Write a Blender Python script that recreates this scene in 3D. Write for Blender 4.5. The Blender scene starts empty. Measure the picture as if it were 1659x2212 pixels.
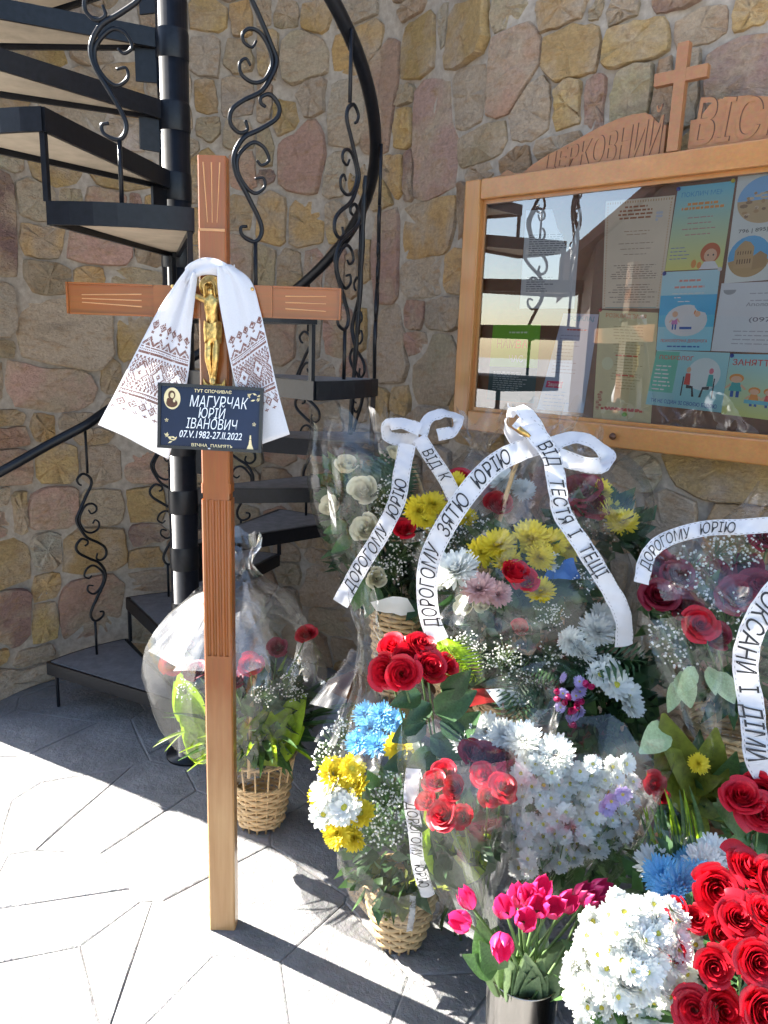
import bpy, math, random
import numpy as np
from mathutils import Vector, Matrix, Euler
random.seed(7); rng = np.random.default_rng(7)
R = math.radians
sc = bpy.context.scene

# ------------------------------------------------------------------ camera
PITCH, ROLL, FPX, CAMH = R(12.5), R(2.0), 1620.0, 1.65      # focal length in units of a 1659 x 2212 frame
_F = np.array([0, math.cos(PITCH), -math.sin(PITCH)]); _U0 = np.array([0, math.sin(PITCH), math.cos(PITCH)])
_R = math.cos(ROLL)*np.array([1., 0, 0]) + math.sin(ROLL)*_U0
_U = -math.sin(ROLL)*np.array([1., 0, 0]) + math.cos(ROLL)*_U0
cd = bpy.data.cameras.new('camera'); cam = bpy.data.objects.new('camera', cd); sc.collection.objects.link(cam)
M = Matrix.Identity(4)
for i in range(3):
    M[i][0] = _R[i]; M[i][1] = _U[i]; M[i][2] = -_F[i]
M[2][3] = CAMH
cam.matrix_world = M
cd.sensor_fit = 'VERTICAL'; cd.sensor_height = 36; cd.sensor_width = 27; cd.lens = 36*FPX/2212; cd.clip_start = .02; cd.clip_end = 2000
sc.camera = cam

# ------------------------------------------------------------------ sky, sun, exposure
SUN_EL = R(36); SUN_TO = np.array([-1.0, .51])               # horizontal direction from the place towards the sun
w = bpy.data.worlds.new('World'); sc.world = w; w.use_nodes = True
nt = w.node_tree; bg = nt.nodes['Background']; sky = nt.nodes.new('ShaderNodeTexSky'); sky.sky_type = 'NISHITA'
sky.sun_disc = False; sky.sun_elevation = SUN_EL; sky.sun_rotation = math.atan2(SUN_TO[0], SUN_TO[1])
sky.air_density = 1.0; sky.dust_density = 1.2; sky.altitude = 300
nt.links.new(sky.outputs[0], bg.inputs[0]); bg.inputs[1].default_value = .075
sd = bpy.data.lights.new('sun', 'SUN'); sd.energy = 5.0; sd.angle = R(.53); sd.color = (1, .95, .87)
so = bpy.data.objects.new('sun', sd); sc.collection.objects.link(so)
h = SUN_TO/np.linalg.norm(SUN_TO)
so.rotation_euler = Vector((h[0]*math.cos(SUN_EL), h[1]*math.cos(SUN_EL), math.sin(SUN_EL))).to_track_quat('Z', 'Y').to_euler()
so.location = (-4, 4, 5)
sc.view_settings.view_transform = 'Standard'; sc.view_settings.look = 'None'; sc.view_settings.gamma = 1
sc.view_settings.exposure = 2.82; sc.view_settings.use_curve_mapping = False
cy = sc.cycles
cy.max_bounces = 6; cy.transparent_max_bounces = 16; cy.diffuse_bounces = 3; cy.glossy_bounces = 3; cy.transmission_bounces = 6
cy.sample_clamp_indirect = 8; cy.use_adaptive_sampling = True; cy.adaptive_threshold = .02; cy.use_denoising = True; cy.caustics_reflective = False; cy.caustics_refractive = False

# ------------------------------------------------------------------ helpers
def ray(x, y): return _F + _R*(x-829.5)/FPX - _U*(y-1106)/FPX
def P(x, y, Y):
    d = ray(x, y); return np.array([0, 0, CAMH]) + d*(Y/d[1])
def PZ(x, y, z):
    d = ray(x, y); return np.array([0, 0, CAMH]) + d*((z-CAMH)/d[2])
COL = sc.collection
def link(o, parent=None):
    COL.objects.link(o)
    if parent is not None: o.parent = parent
    return o
def root_loc(o):
    while o.parent is not None: o = o.parent
    return np.array(o.location)
def tag(o, label=None, cat=None, group=None, kind=None):
    if label: o['label'] = label
    if cat: o['category'] = cat
    if group: o['group'] = group
    if kind: o['kind'] = kind
    return o
def thing(name, loc, label, cat, group=None):
    o = bpy.data.objects.new(name, None); o.empty_display_size = .05; link(o); o.location = [float(v) for v in loc]
    return tag(o, label, cat, group)
def mkmesh(name, v, f, mat=None, smooth=True, uv=None):
    me = bpy.data.meshes.new(name); me.from_pydata([tuple(map(float, p)) for p in v], [], [tuple(map(int, q)) for q in f])
    if smooth: me.polygons.foreach_set('use_smooth', [True]*len(me.polygons))
    if mat: me.materials.append(mat)
    if uv is not None:
        l = me.uv_layers.new(name='UVMap'); li = np.zeros(len(me.loops), dtype=np.int32); me.loops.foreach_get('vertex_index', li)
        l.data.foreach_set('uv', np.asarray(uv, dtype=np.float32)[li].ravel())
    me.update(); return me
def part(name, v, f, mat, parent=None, smooth=True, uv=None, kind=None, label=None):
    """mesh object whose vertices are given in world coordinates"""
    v = np.asarray(v, float)
    if parent is not None: v = v - root_loc(parent)
    o = bpy.data.objects.new(name, mkmesh(name, v, f, mat, smooth, uv)); link(o, parent)
    if kind: o['kind'] = kind
    if label: o['label'] = label
    return o
def inst(name, me, parent, pos, rot=(0, 0, 0), scale=1.0, mat=None):
    """object sharing mesh data; pos in world, parent root carries no rotation"""
    o = bpy.data.objects.new(name, me); link(o, parent)
    p = np.asarray(pos, float) - (root_loc(parent) if parent is not None else 0)
    o.location = p; o.rotation_euler = rot
    o.scale = (scale,)*3 if np.isscalar(scale) else scale
    return o
def aim(d, roll=0.):
    return (Vector(d).normalized().to_track_quat('Z', 'Y') @ Euler((0, 0, roll)).to_quaternion()).to_euler()
class MB:
    def __init__(s): s.v = []; s.f = []
    def add(s, v, f):
        n = len(s.v); s.v.extend([tuple(p) for p in v]); s.f.extend([tuple(i+n for i in q) for q in f]); return s
    def box(s, c, d, rot=None):
        c = np.asarray(c, float); d = np.asarray(d, float)/2
        vs = np.array([(x, y, z) for x in (-1, 1) for y in (-1, 1) for z in (-1, 1)])*d
        if rot is not None: vs = vs @ np.asarray(rot).T
        return s.add(vs+c, [(0, 1, 3, 2), (4, 6, 7, 5), (0, 4, 5, 1), (2, 3, 7, 6), (0, 2, 6, 4), (1, 5, 7, 3)])
    def tube(s, pts, r, n=6, closed=False, caps=True):
        pts = np.asarray(pts, float); m = len(pts); r = np.broadcast_to(np.asarray(r, float), (m,))
        T = np.gradient(pts, axis=0) if not closed else np.roll(pts, -1, 0)-np.roll(pts, 1, 0)
        T /= np.linalg.norm(T, axis=1)[:, None]+1e-12
        up = np.array([0, 0, 1.]) if abs(T[0][2]) < .9 else np.array([0, 1., 0])
        N = np.cross(T[0], up); N /= np.linalg.norm(N); vs = []
        for i in range(m):
            N = N - T[i]*(N@T[i]); N /= np.linalg.norm(N)+1e-12; B = np.cross(T[i], N)
            for k in range(n):
                a = 2*math.pi*k/n; vs.append(pts[i]+r[i]*(math.cos(a)*N+math.sin(a)*B))
        fs = []
        for i in range(m if closed else m-1):
            j = (i+1) % m
            for k in range(n):
                l = (k+1) % n; fs.append((i*n+k, i*n+l, j*n+l, j*n+k))
        if caps and not closed: fs += [tuple(range(n-1, -1, -1)), tuple((m-1)*n+k for k in range(n))]
        return s.add(vs, fs)
    def lathe(s, prof, c=(0, 0, 0), n=24):
        c = np.asarray(c, float); vs = []; m = len(prof)
        for (rr, z) in prof:
            for k in range(n):
                a = 2*math.pi*k/n; vs.append(c+np.array([rr*math.cos(a), rr*math.sin(a), z]))
        return s.add(vs, [(i*n+k, i*n+(k+1) % n, (i+1)*n+(k+1) % n, (i+1)*n+k) for i in range(m-1) for k in range(n)])
    def grid(s, g):
        g = np.asarray(g, float); a, b = g.shape[:2]
        return s.add(g.reshape(-1, 3), [(i*b+j, i*b+j+1, (i+1)*b+j+1, (i+1)*b+j) for i in range(a-1) for j in range(b-1)])
    def prism(s, poly, axis_o, ex, ey, ez, depth):
        """poly (2-D) in the frame ex, ey at axis_o, extruded by depth along ez (front face at 0)"""
        o = np.asarray(axis_o, float); ex, ey, ez = (np.asarray(q, float) for q in (ex, ey, ez)); n = len(poly)
        a = [o+ex*p[0]+ey*p[1] for p in poly]; b = [q+ez*depth for q in a]
        return s.add(a+b, [tuple(range(n)), tuple(range(2*n-1, n-1, -1))]+[(i, i+n, (i+1) % n+n, (i+1) % n) for i in range(n)])
    def obj(s, name, mat, parent=None, smooth=False, kind=None, label=None): return part(name, s.v, s.f, mat, parent, smooth, kind=kind, label=label)
def catmull(pts, n):
    p = np.asarray(pts, float); p = np.vstack([2*p[0]-p[1], p, 2*p[-1]-p[-2]]); k = len(p)-3; out = []
    for t in np.linspace(0, k-1e-9, n):
        i = int(t); u = t-i; a, b, c, d = p[i:i+4]
        out.append(.5*((2*b)+(-a+c)*u+(2*a-5*b+4*c-d)*u*u+(-a+3*b-3*c+d)*u**3))
    return np.array(out)
def nrm(v): v = np.asarray(v, float); return v/(np.linalg.norm(v)+1e-12)

# ------------------------------------------------------------------ materials
def newmat(name):
    m = bpy.data.materials.new(name); m.use_nodes = True; n = m.node_tree.nodes; b = n['Principled BSDF']; return m, m.node_tree, b
def noise(t, scale, detail=4, rough=.6, coord='Object', vec=None, stretch=None):
    tx = t.nodes.new('ShaderNodeTexNoise'); tx.inputs['Scale'].default_value = scale; tx.inputs['Detail'].default_value = detail; tx.inputs['Roughness'].default_value = rough
    if vec is None:
        tc = t.nodes.new('ShaderNodeTexCoord'); vec = tc.outputs[coord]
    if stretch is not None:
        mp = t.nodes.new('ShaderNodeMapping'); mp.inputs['Scale'].default_value = stretch; t.links.new(vec, mp.inputs[0]); vec = mp.outputs[0]
    t.links.new(vec, tx.inputs['Vector']); return tx
def ramp(t, fac, stops):
    r = t.nodes.new('ShaderNodeValToRGB'); e = r.color_ramp.elements
    while len(e) < len(stops): e.new(.5)
    for k, (p, c) in enumerate(stops): e[k].position = p; e[k].color = (*c, 1) if len(c) == 3 else c
    t.links.new(fac, r.inputs[0]); return r
def mixc(t, fac, a, b, mode='MIX'):
    m = t.nodes.new('ShaderNodeMix'); m.data_type = 'RGBA'; m.blend_type = mode
    for s, v in ((m.inputs[0], fac), (m.inputs[6], a), (m.inputs[7], b)):
        if hasattr(v, 'is_linked'): t.links.new(v, s)
        else: s.default_value = v if not isinstance(v, tuple) else ((*v, 1) if len(v) == 3 else v)
    return m.outputs[2]
def bump(t, b, hgt, strength=.3, dist=.01):
    bp = t.nodes.new('ShaderNodeBump'); bp.inputs['Strength'].default_value = strength; bp.inputs['Distance'].default_value = dist
    t.links.new(hgt, bp.inputs['Height']); t.links.new(bp.outputs[0], b.inputs['Normal']); return bp
def plain(name, col, rough=.6, var=.25, vscale=30, metal=0, coat=0, trans=0, bumps=0, spec=.5):
    m, t, b = newmat(name); b.inputs['Roughness'].default_value = rough; b.inputs['Metallic'].default_value = metal
    b.inputs['Coat Weight'].default_value = coat; b.inputs['Specular IOR Level'].default_value = spec
    n = noise(t, vscale); d = tuple(c*(1-var) for c in col); l = tuple(min(1, c*(1+var)) for c in col)
    c = ramp(t, n.outputs[0], [(.3, d), (.7, l)])
    oi = t.nodes.new('ShaderNodeObjectInfo'); hs = t.nodes.new('ShaderNodeHueSaturation')
    mr = t.nodes.new('ShaderNodeMapRange'); mr.inputs[3].default_value = 1-var*.6; mr.inputs[4].default_value = 1+var*.6
    t.links.new(oi.outputs['Random'], mr.inputs[0]); t.links.new(mr.outputs[0], hs.inputs['Value']); t.links.new(c.outputs[0], hs.inputs['Color'])
    t.links.new(hs.outputs[0], b.inputs['Base Color'])
    if bumps: bump(t, b, n.outputs[0], bumps, .004)
    if trans:
        tr = t.nodes.new('ShaderNodeBsdfTranslucent'); mx = t.nodes.new('ShaderNodeMixShader'); mx.inputs[0].default_value = trans
        t.links.new(hs.outputs[0], tr.inputs[0]); t.links.new(b.outputs[0], mx.inputs[1]); t.links.new(tr.outputs[0], mx.inputs[2])
        t.links.new(mx.outputs[0], t.nodes['Material Output'].inputs[0])
    return m
def wood(name, dark, light, axis=2, rough=.35, coat=.4, scale=26, sub=None):
    m, t, b = newmat(name); st = [1, 1, 1]; st[axis] = .06
    n = noise(t, scale, 6, .65, stretch=tuple(st)); n2 = noise(t, 4, 3, .5); n3 = noise(t, scale*6, 3, .6, stretch=tuple(st))
    c = ramp(t, n.outputs[0], [(.25, dark), (.52, tuple((a+b_)/2 for a, b_ in zip(dark, light))), (.75, light)])
    c2 = mixc(t, n2.outputs[0], c.outputs[0], tuple(.75*q for q in light)); c3 = mixc(t, .25, c2, n3.outputs['Color'], 'OVERLAY')
    t.links.new(c3, b.inputs['Base Color']); b.inputs['Roughness'].default_value = rough; b.inputs['Coat Weight'].default_value = coat; b.inputs['Coat Roughness'].default_value = .18; b.inputs['Specular IOR Level'].default_value = .35
    bump(t, b, n.outputs[0], .12, .003); return m
def stone_mat():
    m, t, b = newmat('rubble stone'); oi = t.nodes.new('ShaderNodeObjectInfo'); tc = t.nodes.new('ShaderNodeTexCoord')
    ad = t.nodes.new('ShaderNodeVectorMath'); ad.operation = 'MULTIPLY_ADD'; ad.inputs[1].default_value = (1, 1, 1)
    cx = t.nodes.new('ShaderNodeCombineXYZ'); mu = t.nodes.new('ShaderNodeMath'); mu.operation = 'MULTIPLY'; mu.inputs[1].default_value = 37
    t.links.new(oi.outputs['Random'], mu.inputs[0]); t.links.new(mu.outputs[0], cx.inputs[0]); t.links.new(mu.outputs[0], cx.inputs[2])
    t.links.new(tc.outputs['Object'], ad.inputs[0]); t.links.new(cx.outputs[0], ad.inputs[2]); v = ad.outputs[0]
    n1 = noise(t, 5, 5, .6, vec=v); n2 = noise(t, 14, 6, .7, vec=v, stretch=(1, 1, 2.2)); n3 = noise(t, 70, 6, .75, vec=v); n4 = noise(t, 8, 4, .6, vec=v, stretch=(.6, .6, 2))
    c = mixc(t, ramp(t, n1.outputs[0], [(.42, (0, 0, 0)), (.62, (1, 1, 1))]).outputs[0], oi.outputs['Color'], (.46, .345, .235))
    c = mixc(t, ramp(t, n2.outputs[0], [(.52, (0, 0, 0)), (.72, (.75,)*3)]).outputs[0], c, (.36, .20, .085))
    c = mixc(t, ramp(t, n4.outputs[0], [(.6, (0, 0, 0)), (.78, (.5,)*3)]).outputs[0], c, (.15, .12, .09))
    c = mixc(t, .5, c, ramp(t, n3.outputs[0], [(.3, (.25,)*3), (.7, (.72,)*3)]).outputs[0], 'OVERLAY')
    t.links.new(c, b.inputs['Base Color']); b.inputs['Roughness'].default_value = .75; b.inputs['Specular IOR Level'].default_value = .35
    mm = t.nodes.new('ShaderNodeMath'); mm.operation = 'MULTIPLY_ADD'; mm.inputs[1].default_value = .35
    t.links.new(n3.outputs[0], mm.inputs[0]); t.links.new(n2.outputs[0], mm.inputs[2]); bump(t, b, mm.outputs[0], .9, .035); return m
def slab_mat():
    m, t, b = newmat('paving stone'); oi = t.nodes.new('ShaderNodeObjectInfo')
    n1 = noise(t, 6, 6, .65); n2 = noise(t, 60, 5, .7)
    c = ramp(t, n1.outputs[0], [(.3, (.165, .16, .158)), (.55, (.22, .213, .208)), (.75, (.285, .273, .26))])
    c2 = mixc(t, .4, c.outputs[0], n2.outputs['Color'], 'OVERLAY'); hs = t.nodes.new('ShaderNodeHueSaturation'); hs.inputs['Saturation'].default_value = .4
    mr = t.nodes.new('ShaderNodeMapRange'); mr.inputs[3].default_value = .82; mr.inputs[4].default_value = 1.15
    t.links.new(oi.outputs['Random'], mr.inputs[0]); t.links.new(mr.outputs[0], hs.inputs['Value']); t.links.new(c2, hs.inputs['Color']); t.links.new(hs.outputs[0], b.inputs['Base Color'])
    b.inputs['Roughness'].default_value = .6; mm = t.nodes.new('ShaderNodeMath'); mm.operation = 'MULTIPLY_ADD'; mm.inputs[1].default_value = .25
    t.links.new(n2.outputs[0], mm.inputs[0]); t.links.new(n1.outputs[0], mm.inputs[2]); bump(t, b, mm.outputs[0], .75, .025); return m
def film(name, tint=(.985, .988, .988), haze=.004, gl=.042, rough=.3, bscale=6):
    """clear wrapping film: mostly transparent, Fresnel gloss, a little milky scatter"""
    m, t, b = newmat(name); t.nodes.remove(b)
    tr = t.nodes.new('ShaderNodeBsdfTransparent'); tr.inputs[0].default_value = (*tint, 1)
    g = t.nodes.new('ShaderNodeBsdfGlossy'); g.inputs['Roughness'].default_value = rough
    d = t.nodes.new('ShaderNodeBsdfTranslucent'); d.inputs[0].default_value = (.9, .9, .9, 1)
    d2 = t.nodes.new('ShaderNodeBsdfDiffuse'); d2.inputs[0].default_value = (.9, .9, .9, 1)
    dm = t.nodes.new('ShaderNodeMixShader'); dm.inputs[0].default_value = .5; t.links.new(d.outputs[0], dm.inputs[1]); t.links.new(d2.outputs[0], dm.inputs[2])
    n = noise(t, bscale, 2, .5, stretch=(1, 1, .35)); n2 = noise(t, bscale*4, 2, .5, stretch=(1, 1, .15))
    ma = t.nodes.new('ShaderNodeMath'); ma.operation = 'MULTIPLY_ADD'; ma.inputs[1].default_value = .35; t.links.new(n2.outputs[0], ma.inputs[0]); t.links.new(n.outputs[0], ma.inputs[2])
    bp = t.nodes.new('ShaderNodeBump'); bp.inputs['Strength'].default_value = .22; bp.inputs['Distance'].default_value = .02; t.links.new(ma.outputs[0], bp.inputs['Height'])
    t.links.new(bp.outputs[0], g.inputs['Normal'])
    gc2 = t.nodes.new('ShaderNodeBsdfGlossy'); gc2.inputs['Roughness'].default_value = .04; t.links.new(bp.outputs[0], gc2.inputs['Normal']); gmx = t.nodes.new('ShaderNodeMixShader'); gmx.inputs[0].default_value = .6; t.links.new(g.outputs[0], gmx.inputs[1]); t.links.new(gc2.outputs[0], gmx.inputs[2])
    lw = t.nodes.new('ShaderNodeLayerWeight'); lw.inputs['Blend'].default_value = .2; t.links.new(bp.outputs[0], lw.inputs['Normal'])
    mr = t.nodes.new('ShaderNodeMapRange'); mr.inputs[3].default_value = gl; mr.inputs[4].default_value = .4; t.links.new(lw.outputs['Fresnel'], mr.inputs[0])
    m1 = t.nodes.new('ShaderNodeMixShader'); m1.inputs[0].default_value = haze; t.links.new(tr.outputs[0], m1.inputs[1]); t.links.new(dm.outputs[0], m1.inputs[2])
    m2 = t.nodes.new('ShaderNodeMixShader'); t.links.new(mr.outputs[0], m2.inputs[0]); t.links.new(m1.outputs[0], m2.inputs[1]); t.links.new(gmx.outputs[0], m2.inputs[2])
    t.links.new(m2.outputs[0], t.nodes['Material Output'].inputs[0]); return m

STONE = stone_mat(); SLAB = slab_mat()
MORTAR = plain('mortar', (.37, .31, .245), .9, .22, 40, bumps=.5)
GROUND = plain('joint sand', (.24, .225, .21), .9, .2, 60)
IRON = plain('black painted iron', (.006, .007, .010), .36, .4, 60, bumps=.06, spec=.28)
STEP = plain('grey step slab', (.17, .165, .165), .7, .25, 25, bumps=.1)
BOARDUNDER = plain('pale step underside', (.46, .38, .28), .8, .15, 15)
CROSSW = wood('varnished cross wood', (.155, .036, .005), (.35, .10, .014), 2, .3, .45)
CROSSH = wood('varnished cross wood across', (.155, .036, .005), (.35, .10, .014), 0, .3, .45)
GROOVE = plain('pale carved groove', (.55, .27, .11), .4, .1, 40)
PINE = wood('honey pine', (.31, .115, .03), (.52, .235, .07), 0, .35, .4, 20)
PINEV = wood('honey pine upright', (.31, .115, .03), (.52, .235, .07), 2, .35, .4, 20)
PINED = wood('carved pine', (.25, .10, .04), (.41, .185, .075), 0, .5, .15, 18)
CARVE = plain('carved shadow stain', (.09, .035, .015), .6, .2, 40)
BACKB = wood('brown backing board', (.13, .05, .024), (.24, .105, .05), 0, .45, .2, 14)
GOLD = plain('gilded metal', (.62, .40, .13), .3, .35, 120, metal=1, bumps=.5)
PLAQ = plain('navy enamel plate', (.008, .017, .048), .22, .3, 6, spec=.25)
PLAQF = plain('black plate rim', (.01, .01, .012), .3, .2, 40)
SILVER = plain('silver lettering', (.78, .8, .82), .4, .05, 40)
GOLDP = plain('pale gold lettering', (.75, .62, .34), .4, .1, 40)
TOWEL = plain('white towel linen', (.84, .84, .87), .8, .03, 300, trans=.38, bumps=.1)
STITCH = plain('brown embroidery thread', (.21, .075, .05), .8, .25, 200)
RIBBON = plain('white satin ribbon', (.70, .70, .73), .33, .03, 60, trans=.25)
INK = plain('black ribbon print', (.012, .012, .015), .6, .1, 60)
WICKER = plain('pale wicker', (.62, .43, .22), .6, .2, 60, bumps=.2)
RED = plain('red rose petals', (.52, .008, .022), .45, .25, 25, trans=.22)
CRIMSON = plain('dark crimson rose petals', (.20, .004, .018), .5, .3, 25, trans=.15)
CREAM = plain('cream rose petals', (.80, .76, .56), .5, .08, 25, trans=.3)
WHITE = plain('white mum petals', (.84, .85, .80), .6, .04, 40, trans=.3)
PINKISH = plain('blush petals', (.78, .52, .48), .6, .1, 40, trans=.3)
YELLOW = plain('yellow mum petals', (.84, .69, .05), .55, .12, 40, trans=.3)
BLUE = plain('dyed blue mum petals', (.24, .58, .88), .55, .25, 40, trans=.3)
PINK = plain('magenta tulip petals', (.62, .03, .16), .4, .2, 30, trans=.3)
LILAC = plain('lilac petals', (.58, .48, .74), .6, .15, 30, trans=.3)
LEAFD = plain('dark rose leaves', (.035, .085, .028), .42, .4, 20, trans=.18)
LEAFM = plain('mid green leaves', (.07, .15, .04), .45, .35, 20, trans=.25)
LEAFL = plain('lime leaves', (.30, .46, .02), .45, .25, 14, trans=.45)
LEAFG = plain('grey green leaves', (.21, .29, .14), .5, .2, 16, trans=.2)
LEAFP = plain('pale variegated leaves', (.42, .55, .30), .45, .2, 16, trans=.3)
LEAFY = plain('yellow green leaves', (.17, .20, .022), .45, .35, 12, trans=.25)
STEM = plain('flower stems', (.10, .17, .05), .55, .25, 30)
EYE = plain('flower eye', (.55, .48, .05), .8, .2, 100)
BABY = plain('tiny white blossoms', (.86, .86, .80), .7, .05, 60, trans=.25)
FILM = film('clear cellophane'); FILMH = film('milky cellophane', haze=.022, gl=.06, rough=.3); FILMG = film('glossy stiff cellophane', haze=.012, gl=.09, rough=.34); FILMB = film('blue tinted cellophane', (.35, .6, .95), .08, .12, .12)
METAL = plain('brushed steel vase', (.36, .34, .31), .2, .06, 4, metal=1)
BUCKET = plain('black plastic bucket', (.02, .02, .022), .45, .2, 20)
WHITEP = plain('white paper', (.80, .80, .78), .7, .03, 20)
REDP = plain('red paper trim', (.55, .05, .05), .6, .1, 20, trans=.2)

# ------------------------------------------------------------------ lettering (made first, while the scene is small)
TEXT = {}
def text(body, shear=0., bold=.0, spacing=1.):
    key = (body, shear, bold, spacing)
    if key in TEXT: return TEXT[key]
    c = bpy.data.curves.new('t', 'FONT'); c.body = body; c.size = 1; c.shear = shear; c.offset = bold; c.resolution_u = 3; c.space_character = spacing
    o = bpy.data.objects.new('t', c); link(o); dg = bpy.context.evaluated_depsgraph_get(); dg.update()
    me = bpy.data.meshes.new_from_object(o.evaluated_get(dg)); v = np.zeros(len(me.vertices)*3); me.vertices.foreach_get('co', v); v = v.reshape(-1, 3)[:, :2].copy()
    f = [tuple(p.vertices) for p in me.polygons]; bpy.data.objects.remove(o); bpy.data.curves.remove(c); bpy.data.meshes.remove(me)
    v[:, 0] -= v[:, 0].min(); TEXT[key] = (v, f); return TEXT[key]
def letters(mb, body, o, ex, ey, size, align='L', shear=0., bold=0., width=None, spacing=1.):
    v, f = text(body, shear, bold, spacing); wd = v[:, 0].max(); sx = size
    if width: sx = width/wd
    x = v[:, 0]*sx - {'L': 0, 'C': wd*sx/2, 'R': wd*sx}[align]
    pts = np.asarray(o)[None]+x[:, None]*np.asarray(ex)[None]+(v[:, 1]*size)[:, None]*np.asarray(ey)[None]
    mb.add(pts, f)
for _b in ('ДОРОГОМУ   ЗЯТЮ   ЮРІЮ', 'ВІД   ТЕСТЯ  І   ТЕЩІ', 'ДОРОГОМУ   ЮРІЮ', 'ВІД  К', 'ДОРОГОМУ   ЮРІЮ  ', 'ОКСАНИ  І  ДІМИ', 'ВІД'): text(_b, .28, .002)

# ------------------------------------------------------------------ the wall line (plan)
CX, CY = -.757, 2.76                                         # axis of the spiral stair
def _wallpath():
    p = [(CX+r_*math.cos(R(a)), CY+r_*math.sin(R(a))) for a, r_ in
         [(167, 1.07), (155, 1.07), (142, 1.07), (128, 1.06), (114, 1.05), (100, 1.04), (86, 1.03), (72, 1.02), (58, 1.01), (44, 1.0), (30, .99)]]
    p += [(.235, 3.04), (.35, 2.86)]
    d = nrm((.75, -.66)); q = np.array([.489, 2.718])
    p += [tuple(q+d*t) for t in (0, .3, .6, 1.0, 1.6, 2.3)]
    c = catmull(np.array([(a, b, 0) for a, b in p]), 420)[:, :2]
    return c
WP = _wallpath(); WS = np.concatenate([[0], np.cumsum(np.linalg.norm(np.diff(WP, axis=0), axis=1))])
WT = np.gradient(WP, axis=0); WT /= np.linalg.norm(WT, axis=1)[:, None]; WN = np.stack([WT[:, 1], -WT[:, 0]], 1)   # normals point into the yard
if WN[200]@np.array([0, -1.]) < 0: WN = -WN
WALLH = 5.0
def wall(s, z, d=0.):
    s = np.asarray(s, float); x = np.interp(s, WS, WP[:, 0]); y = np.interp(s, WS, WP[:, 1]); nx = np.interp(s, WS, WN[:, 0]); ny = np.interp(s, WS, WN[:, 1])
    return np.stack([x+nx*d, y+ny*d, np.broadcast_to(z, x.shape)+0*x], -1)
def on_wall(px, py):
    d = ray(px, py); best = None
    for i in range(len(WP)-1):
        a, b = WP[i], WP[i+1]; e = b-a; den = d[0]*(-e[1])+d[1]*e[0]
        if abs(den) < 1e-9: continue
        t = (a[0]*(-e[1])+a[1]*e[0])/den; u = (d[0]*a[1]-d[1]*a[0])/den
        if -1e-6 <= u <= 1+1e-6 and t > 0 and (best is None or t < best[0]): best = (t, WS[i]+u*(WS[i+1]-WS[i]), CAMH+t*d[2])
    return best

# ------------------------------------------------------------------ ground and paving slabs
gr = part('ground', [(-150, -150, -.03), (150, -150, -.03), (150, 150, -.03), (-150, 150, -.03)], [(0, 1, 2, 3)], plain('yard paving far', (.36, .35, .335), .8, .2, 2), None, False, kind='structure')
part('joint_bed', [(-4, -1.2, -.004), (3.2, -1.2, -.004), (3.2, 4.4, -.004), (-4, 4.4, -.004)], [(0, 1, 2, 3)], GROUND, gr, False)
def clip(poly, n, c):
    out = []
    for i in range(len(poly)):
        a, b = poly[i], poly[(i+1) % len(poly)]; da, db = a@n-c, b@n-c
        if da <= 0: out.append(a)
        if (da < 0) != (db < 0) and abs(da-db) > 1e-12: out.append(a+(b-a)*(da/(da-db)))
    return out
seeds = []
for _ in range(6000):
    p = np.array([rng.uniform(-4, 3.2), rng.uniform(-1.2, 4.4)])
    if all(np.linalg.norm((p-q)*[1, 1.1]) > rng.uniform(.17, .36) for q in seeds) and len(seeds) < 300: seeds.append(p)
cells = []
for i, p in enumerate(seeds):
    poly = [np.array(q, float) for q in ((-4, -1.2), (3.2, -1.2), (3.2, 4.4), (-4, 4.4))]
    for j, q in enumerate(seeds):
        if i == j or np.linalg.norm(q-p) > 1.4: continue
        n = nrm(q-p); poly = clip(poly, n, n@((p+q)/2))
        if len(poly) < 3: break
    if len(poly) < 3: continue
    if rng.random() < .42:                                   # a slab broken in two
        th = rng.uniform(0, math.pi); n = np.array([math.cos(th), math.sin(th)]); c = n@np.mean(poly, 0)+rng.normal(0, .03)
        cells += [clip(poly, n, c), clip(poly, -n, -c)]
    else: cells.append(poly)
for poly in cells:
    if len(poly) < 3: continue
    gap = rng.uniform(.0003, .0017); pl = np.array(poly); c = pl.mean(0); poly = [q for q in pl]
    for a, b in zip(pl, np.roll(pl, -1, 0)):
        e = nrm(b-a); n = np.array([e[1], -e[0]]); n = n if n@(a-c) > 0 else -n; poly = clip(poly, n, n@a-gap)
    if len(poly) < 3 or np.linalg.norm(np.ptp(np.array(poly), axis=0)) < .06: continue
    # ragged outline, small bevel
    ring = []
    for a, b in zip(poly, poly[1:]+poly[:1]):
        L = np.linalg.norm(b-a); k = max(1, int(L/.14)); e = nrm(b-a); nn = np.array([-e[1], e[0]])
        for t in range(k): ring.append(a+(b-a)*t/k+nn*(abs(rng.normal(0, .0028)) if t else 0))
    ring = np.array(ring); c = ring.mean(0); n = len(ring); zt = rng.uniform(-.001, .001); tl = rng.normal(0, .003, 2)
    def zz(q): return zt+(q-c)@tl
    inner = c+(ring-c)*(1-.006/np.maximum(.05, np.linalg.norm(ring-c, axis=1)))[:, None]
    v = [(q[0], q[1], -.03) for q in ring]+[(q[0], q[1], zz(q)-.002) for q in ring]+[(q[0], q[1], zz(q)) for q in inner]
    f = [(k, (k+1) % n, n+(k+1) % n, n+k) for k in range(n)]+[(n+k, n+(k+1) % n, 2*n+(k+1) % n, 2*n+k) for k in range(n)]+[tuple(2*n+k for k in range(n))]
    part('paving_slab', v, f, SLAB, gr, False)

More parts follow.
